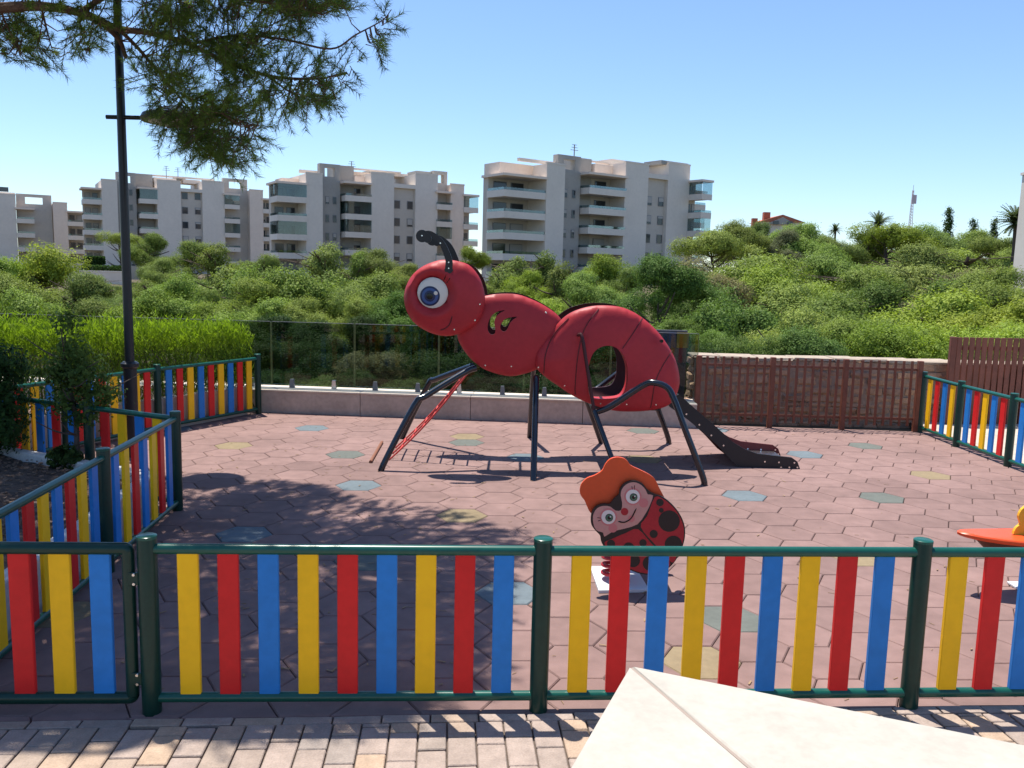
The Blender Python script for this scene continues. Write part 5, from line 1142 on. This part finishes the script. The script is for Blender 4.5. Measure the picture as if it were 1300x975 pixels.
block('apartment block with stacked glazed balconies right of the ant antenna', 131, math.radians(36), 740, 0.4, 3.0,
      [('balc', 641, 692, 222, 2.6, 2.4, ()), ('pale', 692, 715, 209, 0), ('grey', 714, 743, 196, 1.6), ('grey', 743, 766, 198, 3.4, False, 'nowin'), ('balc', 746, 791, 221, 1.6, 1.8, ()), ('pale', 791, 820, 208, 0), ('strip', 820, 845, 227, 0), ('pale', 845, 872, 209, 0), ('balc', 873, 884, 230, -1.2, 1.6, (1, 3)), ('balc', 885, 897, 242, 2.2, 1.4, (2,))],
      [('terrace', 650, 694, 205, 221, 3.5), ('beam', 668, 714, 201, 205, 2.2), ('terrace', 768, 792, 207, 219, 3), ('terrace', 800, 832, 200, 208, 5), ('unit', 838, 872, 205, 210, 0.5), ('beam', 766, 796, 202, 204, 4), ('unit', 816, 826, 201, 204, 6), ('antenna', 744, 744, 180, 196, 3.5)])
block('apartment block with a pale wall behind the ant antenna', 146, math.radians(31), 440, -0.5, 3.05,
      [('balc', 354, 389, 231, 2.6, 2.6, (1, 3)), ('pale', 389, 410, 221, 0), ('grey', 410, 436, 207, 1.6), ('grey', 436, 458, 208, 3.4, False, 'nowin'), ('balc', 440, 471, 231, 1.8, 1.8, (2, 3)), ('pale', 471, 500, 221, 0), ('strip', 500, 527, 239, 0), ('pale', 527, 555, 222, 0), ('taupe', 555, 573, 216, 2.0, True, 'nowin'), ('balc', 555, 572, 243, 0.6, 0.9, (3,)), ('cream_lit', 572, 589, 235, 0.2), ('balc', 590, 606, 247, 1.5, 1.4, (1,))],
      [('terrace', 367, 392, 224, 232, 4), ('beam', 388, 411, 214, 218, 3), ('terrace', 458, 473, 222, 231, 3), ('beam', 458, 520, 213, 215, 4), ('terrace', 460, 500, 216, 221, 5), ('unit', 486, 516, 213, 216, 6), ('unit', 535, 556, 216, 224, 2.5), ('terrace', 505, 532, 217, 221, 5), ('antenna', 459, 459, 201, 214, 5)])
block('apartment block behind the black lamp post', 180, math.radians(31), 215, -0.5, 3.05,
      [('balc', 109, 131, 238, 2.4, 2.2, ()), ('pale', 131, 151, 229, 0), ('grey', 151, 176, 218, 1.6), ('grey', 176, 199, 219, 3.4, False, 'nowin'), ('balc', 180, 201, 238, 1.8, 1.8, (1,)), ('pale', 201, 231, 230, 0), ('strip', 231, 258, 244, 0), ('pale', 258, 286, 231, 0), ('taupe', 287, 318, 226, 2.2, True, 'nowin'), ('balc', 287, 304, 246, 0.6, 0.9, (1, 3)), ('cream_lit', 318, 335, 242, 0.2), ('balc', 336, 350, 252, 1.6, 1.4, ())],
      [('terrace', 201, 230, 224, 231, 4), ('beam', 200, 280, 222, 224, 5), ('terrace', 240, 262, 226, 231, 5), ('unit', 231, 244, 222, 225, 6), ('antenna', 218, 218, 208, 222, 5), ('antenna', 233, 233, 210, 223, 5)])
block('apartment block at the left edge with solar panels on its roof', 186, math.radians(31), 40, -0.5, 3.05,
      [('pale', -70, -10, 246, 0), ('pale', -10, 22, 247, 0), ('taupe', 23, 68, 246, 2.2, True, 'nowin'), ('balc', 24, 44, 264, 0.6, 0.9, ()), ('cream_lit', 69, 87, 258, 0.2), ('balc', 88, 109, 268, 1.6, 1.4, ())],
      [('terrace', -10, 22, 243, 247, 2), ('solar', -2, 14, 236, 242, 3)])
# white building slice at the right edge, retaining walls, red roofed house, mast
rb = thing('apartment_block', (36.5, 60, 2), 'white building slice at the right edge', 'building', 'apartment blocks across the ravine')
a = at(1297, 212, 64.7); a.z = at(1297, 212, 60).z; part('wall', MB().box((a.x + 4, 62, (a.z - 5) / 2), (8, 5, a.z + 5)), M_PALE, rb)
part('parapet', MB().box((a.x + 4, 62, a.z + 0.1), (8.2, 5.2, 0.2)), M_PALE, rb)
for k in range(3): part('window', MB().box((a.x + 3, 59.46, 5 + 3 * k), (1.4, 0.1, 1.4)), M_PANE, rb)
rw = thing('retaining_wall', (at(120, 360, 105).x, 105, -1), 'pale retaining wall among the trees left of the lamp post', 'wall')
for (p0, p1, y0, y1, Y) in ((88, 158, 344, 372, 105), (60, 120, 338, 352, 112), (150, 215, 338, 356, 112)):
    a = at(p0, y0, Y); b = at(p1, y1, Y); part('wall_panel', MB().box(((a.x + b.x) / 2, Y, (a.z + b.z) / 2), (b.x - a.x, 0.5, a.z - b.z)), M_CREAM_LIT, rw); part('cap', MB().box(((a.x + b.x) / 2, Y, a.z + .06), (b.x - a.x + .1, 0.6, 0.12)), M_PALE, rw)
for (p0, p1, y0, y1, Y, lab) in ((108, 132, 325, 336, 108, 'small clipped box hedge below the left apartment block'), (104, 158, 336, 348, 106, 'long clipped hedge on top of the retaining wall')):
    a = at(p0, y0, Y); b = at(p1, y1, Y); n = 2600; rg2 = np.random.default_rng(p1)
    C = np.stack([rg2.uniform(a.x, b.x, n), rg2.uniform(Y - .5, Y + .5, n), rg2.uniform(b.z, a.z, n)], 1); V, F, T = leaf_cloud(C, .25, None, 1, .6, None, rg2)
    t = thing('hedge', ((a.x + b.x) / 2, Y, b.z), lab, 'hedge'); o = link('foliage', np_mesh('foliage', V - np.array(t.location), F, L_SHRUB, T), t, (0, 0, 0)); o.color = (.8, .9, .9, 1)
    part('stem', MB().tube([((a.x + b.x) / 2, Y, b.z - 1), ((a.x + b.x) / 2, Y, a.z - .3)], .1, 6), M_BARK2, t)
hs = thing('house', (at(990, 285, 150).x, 150, 5), 'house with terracotta roof and grey gable on the hill beyond the right trees', 'house')
A = at(966, 290, 150); Bq = at(1018, 290, 150); ap = at(988, 272.5, 150); ez = at(988, 282, 150).z
part('wall', MB().box(((A.x + Bq.x) / 2, 153, (ez + 4) / 2), (Bq.x - A.x, 6, ez - 4)), M_PALE, hs)
mid = (A.x + Bq.x) / 2
part('roof', MB().add([(A.x - .5, 149.6, ez), (Bq.x + .5, 149.6, ez), (mid, 149.6, ap.z), (A.x - .5, 156.5, ez), (Bq.x + .5, 156.5, ez), (mid, 156.5, ap.z)], [(0, 1, 2), (3, 5, 4), (0, 2, 5, 3), (1, 4, 5, 2), (0, 3, 4, 1)]), M_TERRA, hs)
part('gable', MB().add([(A.x + .7, 149.4, ez - .4), (Bq.x - 1.2, 149.4, ez - .4), (mid, 149.4, ap.z - .45), (A.x + .7, 149.55, ez - .4), (Bq.x - 1.2, 149.55, ez - .4), (mid, 149.55, ap.z - .45)], [(0, 1, 2), (3, 5, 4), (0, 2, 5, 3), (1, 4, 5, 2), (0, 3, 4, 1)]), M_GREY, hs)
ch = at(974, 273, 151); part('chimney', MB().box((ch.x, 151.5, ch.z - .8), (1.1, 1.1, 2.6)), M_TERRA, hs); ch = at(959, 277, 151); part('chimney', MB().box((ch.x, 151.5, ch.z - 1.5), (.9, .9, 3)), M_TERRA, hs)
for q in (-1.2, 1.2): part('window', MB().box((mid + q, 149.3, ez - .15), (.9, .2, .6)), M_PANE, hs)
ms_ = at(1160, 235, 300); mbz = at(1160, 300, 300).z
mt_ = thing('radio_mast', (ms_.x, 300, mbz), 'thin lattice radio mast rising above the right hillside', 'mast')
Hm = ms_.z - mbz
for k in range(3):
    q = 2 * math.pi * k / 3; part('mast_leg', MB().tube([(ms_.x + 0.9 * math.cos(q), 300 + 0.9 * math.sin(q), mbz - 2), (ms_.x + 0.25 * math.cos(q), 300 + 0.25 * math.sin(q), mbz + Hm * .9)], .09, 5), M_MAST, mt_)
mb = MB()
for j in range(16):
    z0 = mbz + Hm * .9 * j / 16; z1_ = mbz + Hm * .9 * (j + 1) / 16; r0 = .9 - .65 * j / 16; r1 = .9 - .65 * (j + 1) / 16
    for k in range(3):
        q0 = 2 * math.pi * k / 3; q1 = 2 * math.pi * (k + 1) / 3; mb.tube([(ms_.x + r0 * math.cos(q0), 300 + r0 * math.sin(q0), z0), (ms_.x + r1 * math.cos(q1), 300 + r1 * math.sin(q1), z1_)], .06, 4)
part('bracing', mb, M_MAST, mt_)
part('aerial', MB().tube([(ms_.x, 300, mbz + Hm * .88), (ms_.x, 300, mbz + Hm)], .08, 5), M_MAST, mt_)
part('dish', MB().box((ms_.x + .2, 299.3, mbz + Hm * .72), (1.6, .4, 3)), M_MAST, mt_)

# dry needles and leaves lying on the rubber tiles
mb = MB()
for k in range(520):
    x, y = (rnd.gauss(-1.2, 1.4), rnd.uniform(3.55, 9)) if k < 380 else (rnd.uniform(-3, 5), rnd.uniform(3.6, 10.4))
    if x < -2.3 and y < 7: continue
    a = rnd.uniform(0, 6.28); l = rnd.uniform(.015, .045); wq = rnd.choice((.0025, .0025, .008)); mb.box((x, y, 0.0035 + wq * .3), (l, wq, 0.002), Matrix.Rotation(a, 3, 'Z') @ Matrix.Rotation(rnd.uniform(-.15, .15), 3, 'Y'))
tag(part('leaf_litter', mb, mat('dry_litter', (0.30, 0.20, 0.11), 0.9)), 'dry pine needles and bits scattered on the rubber tiles', 'litter', kind='stuff')
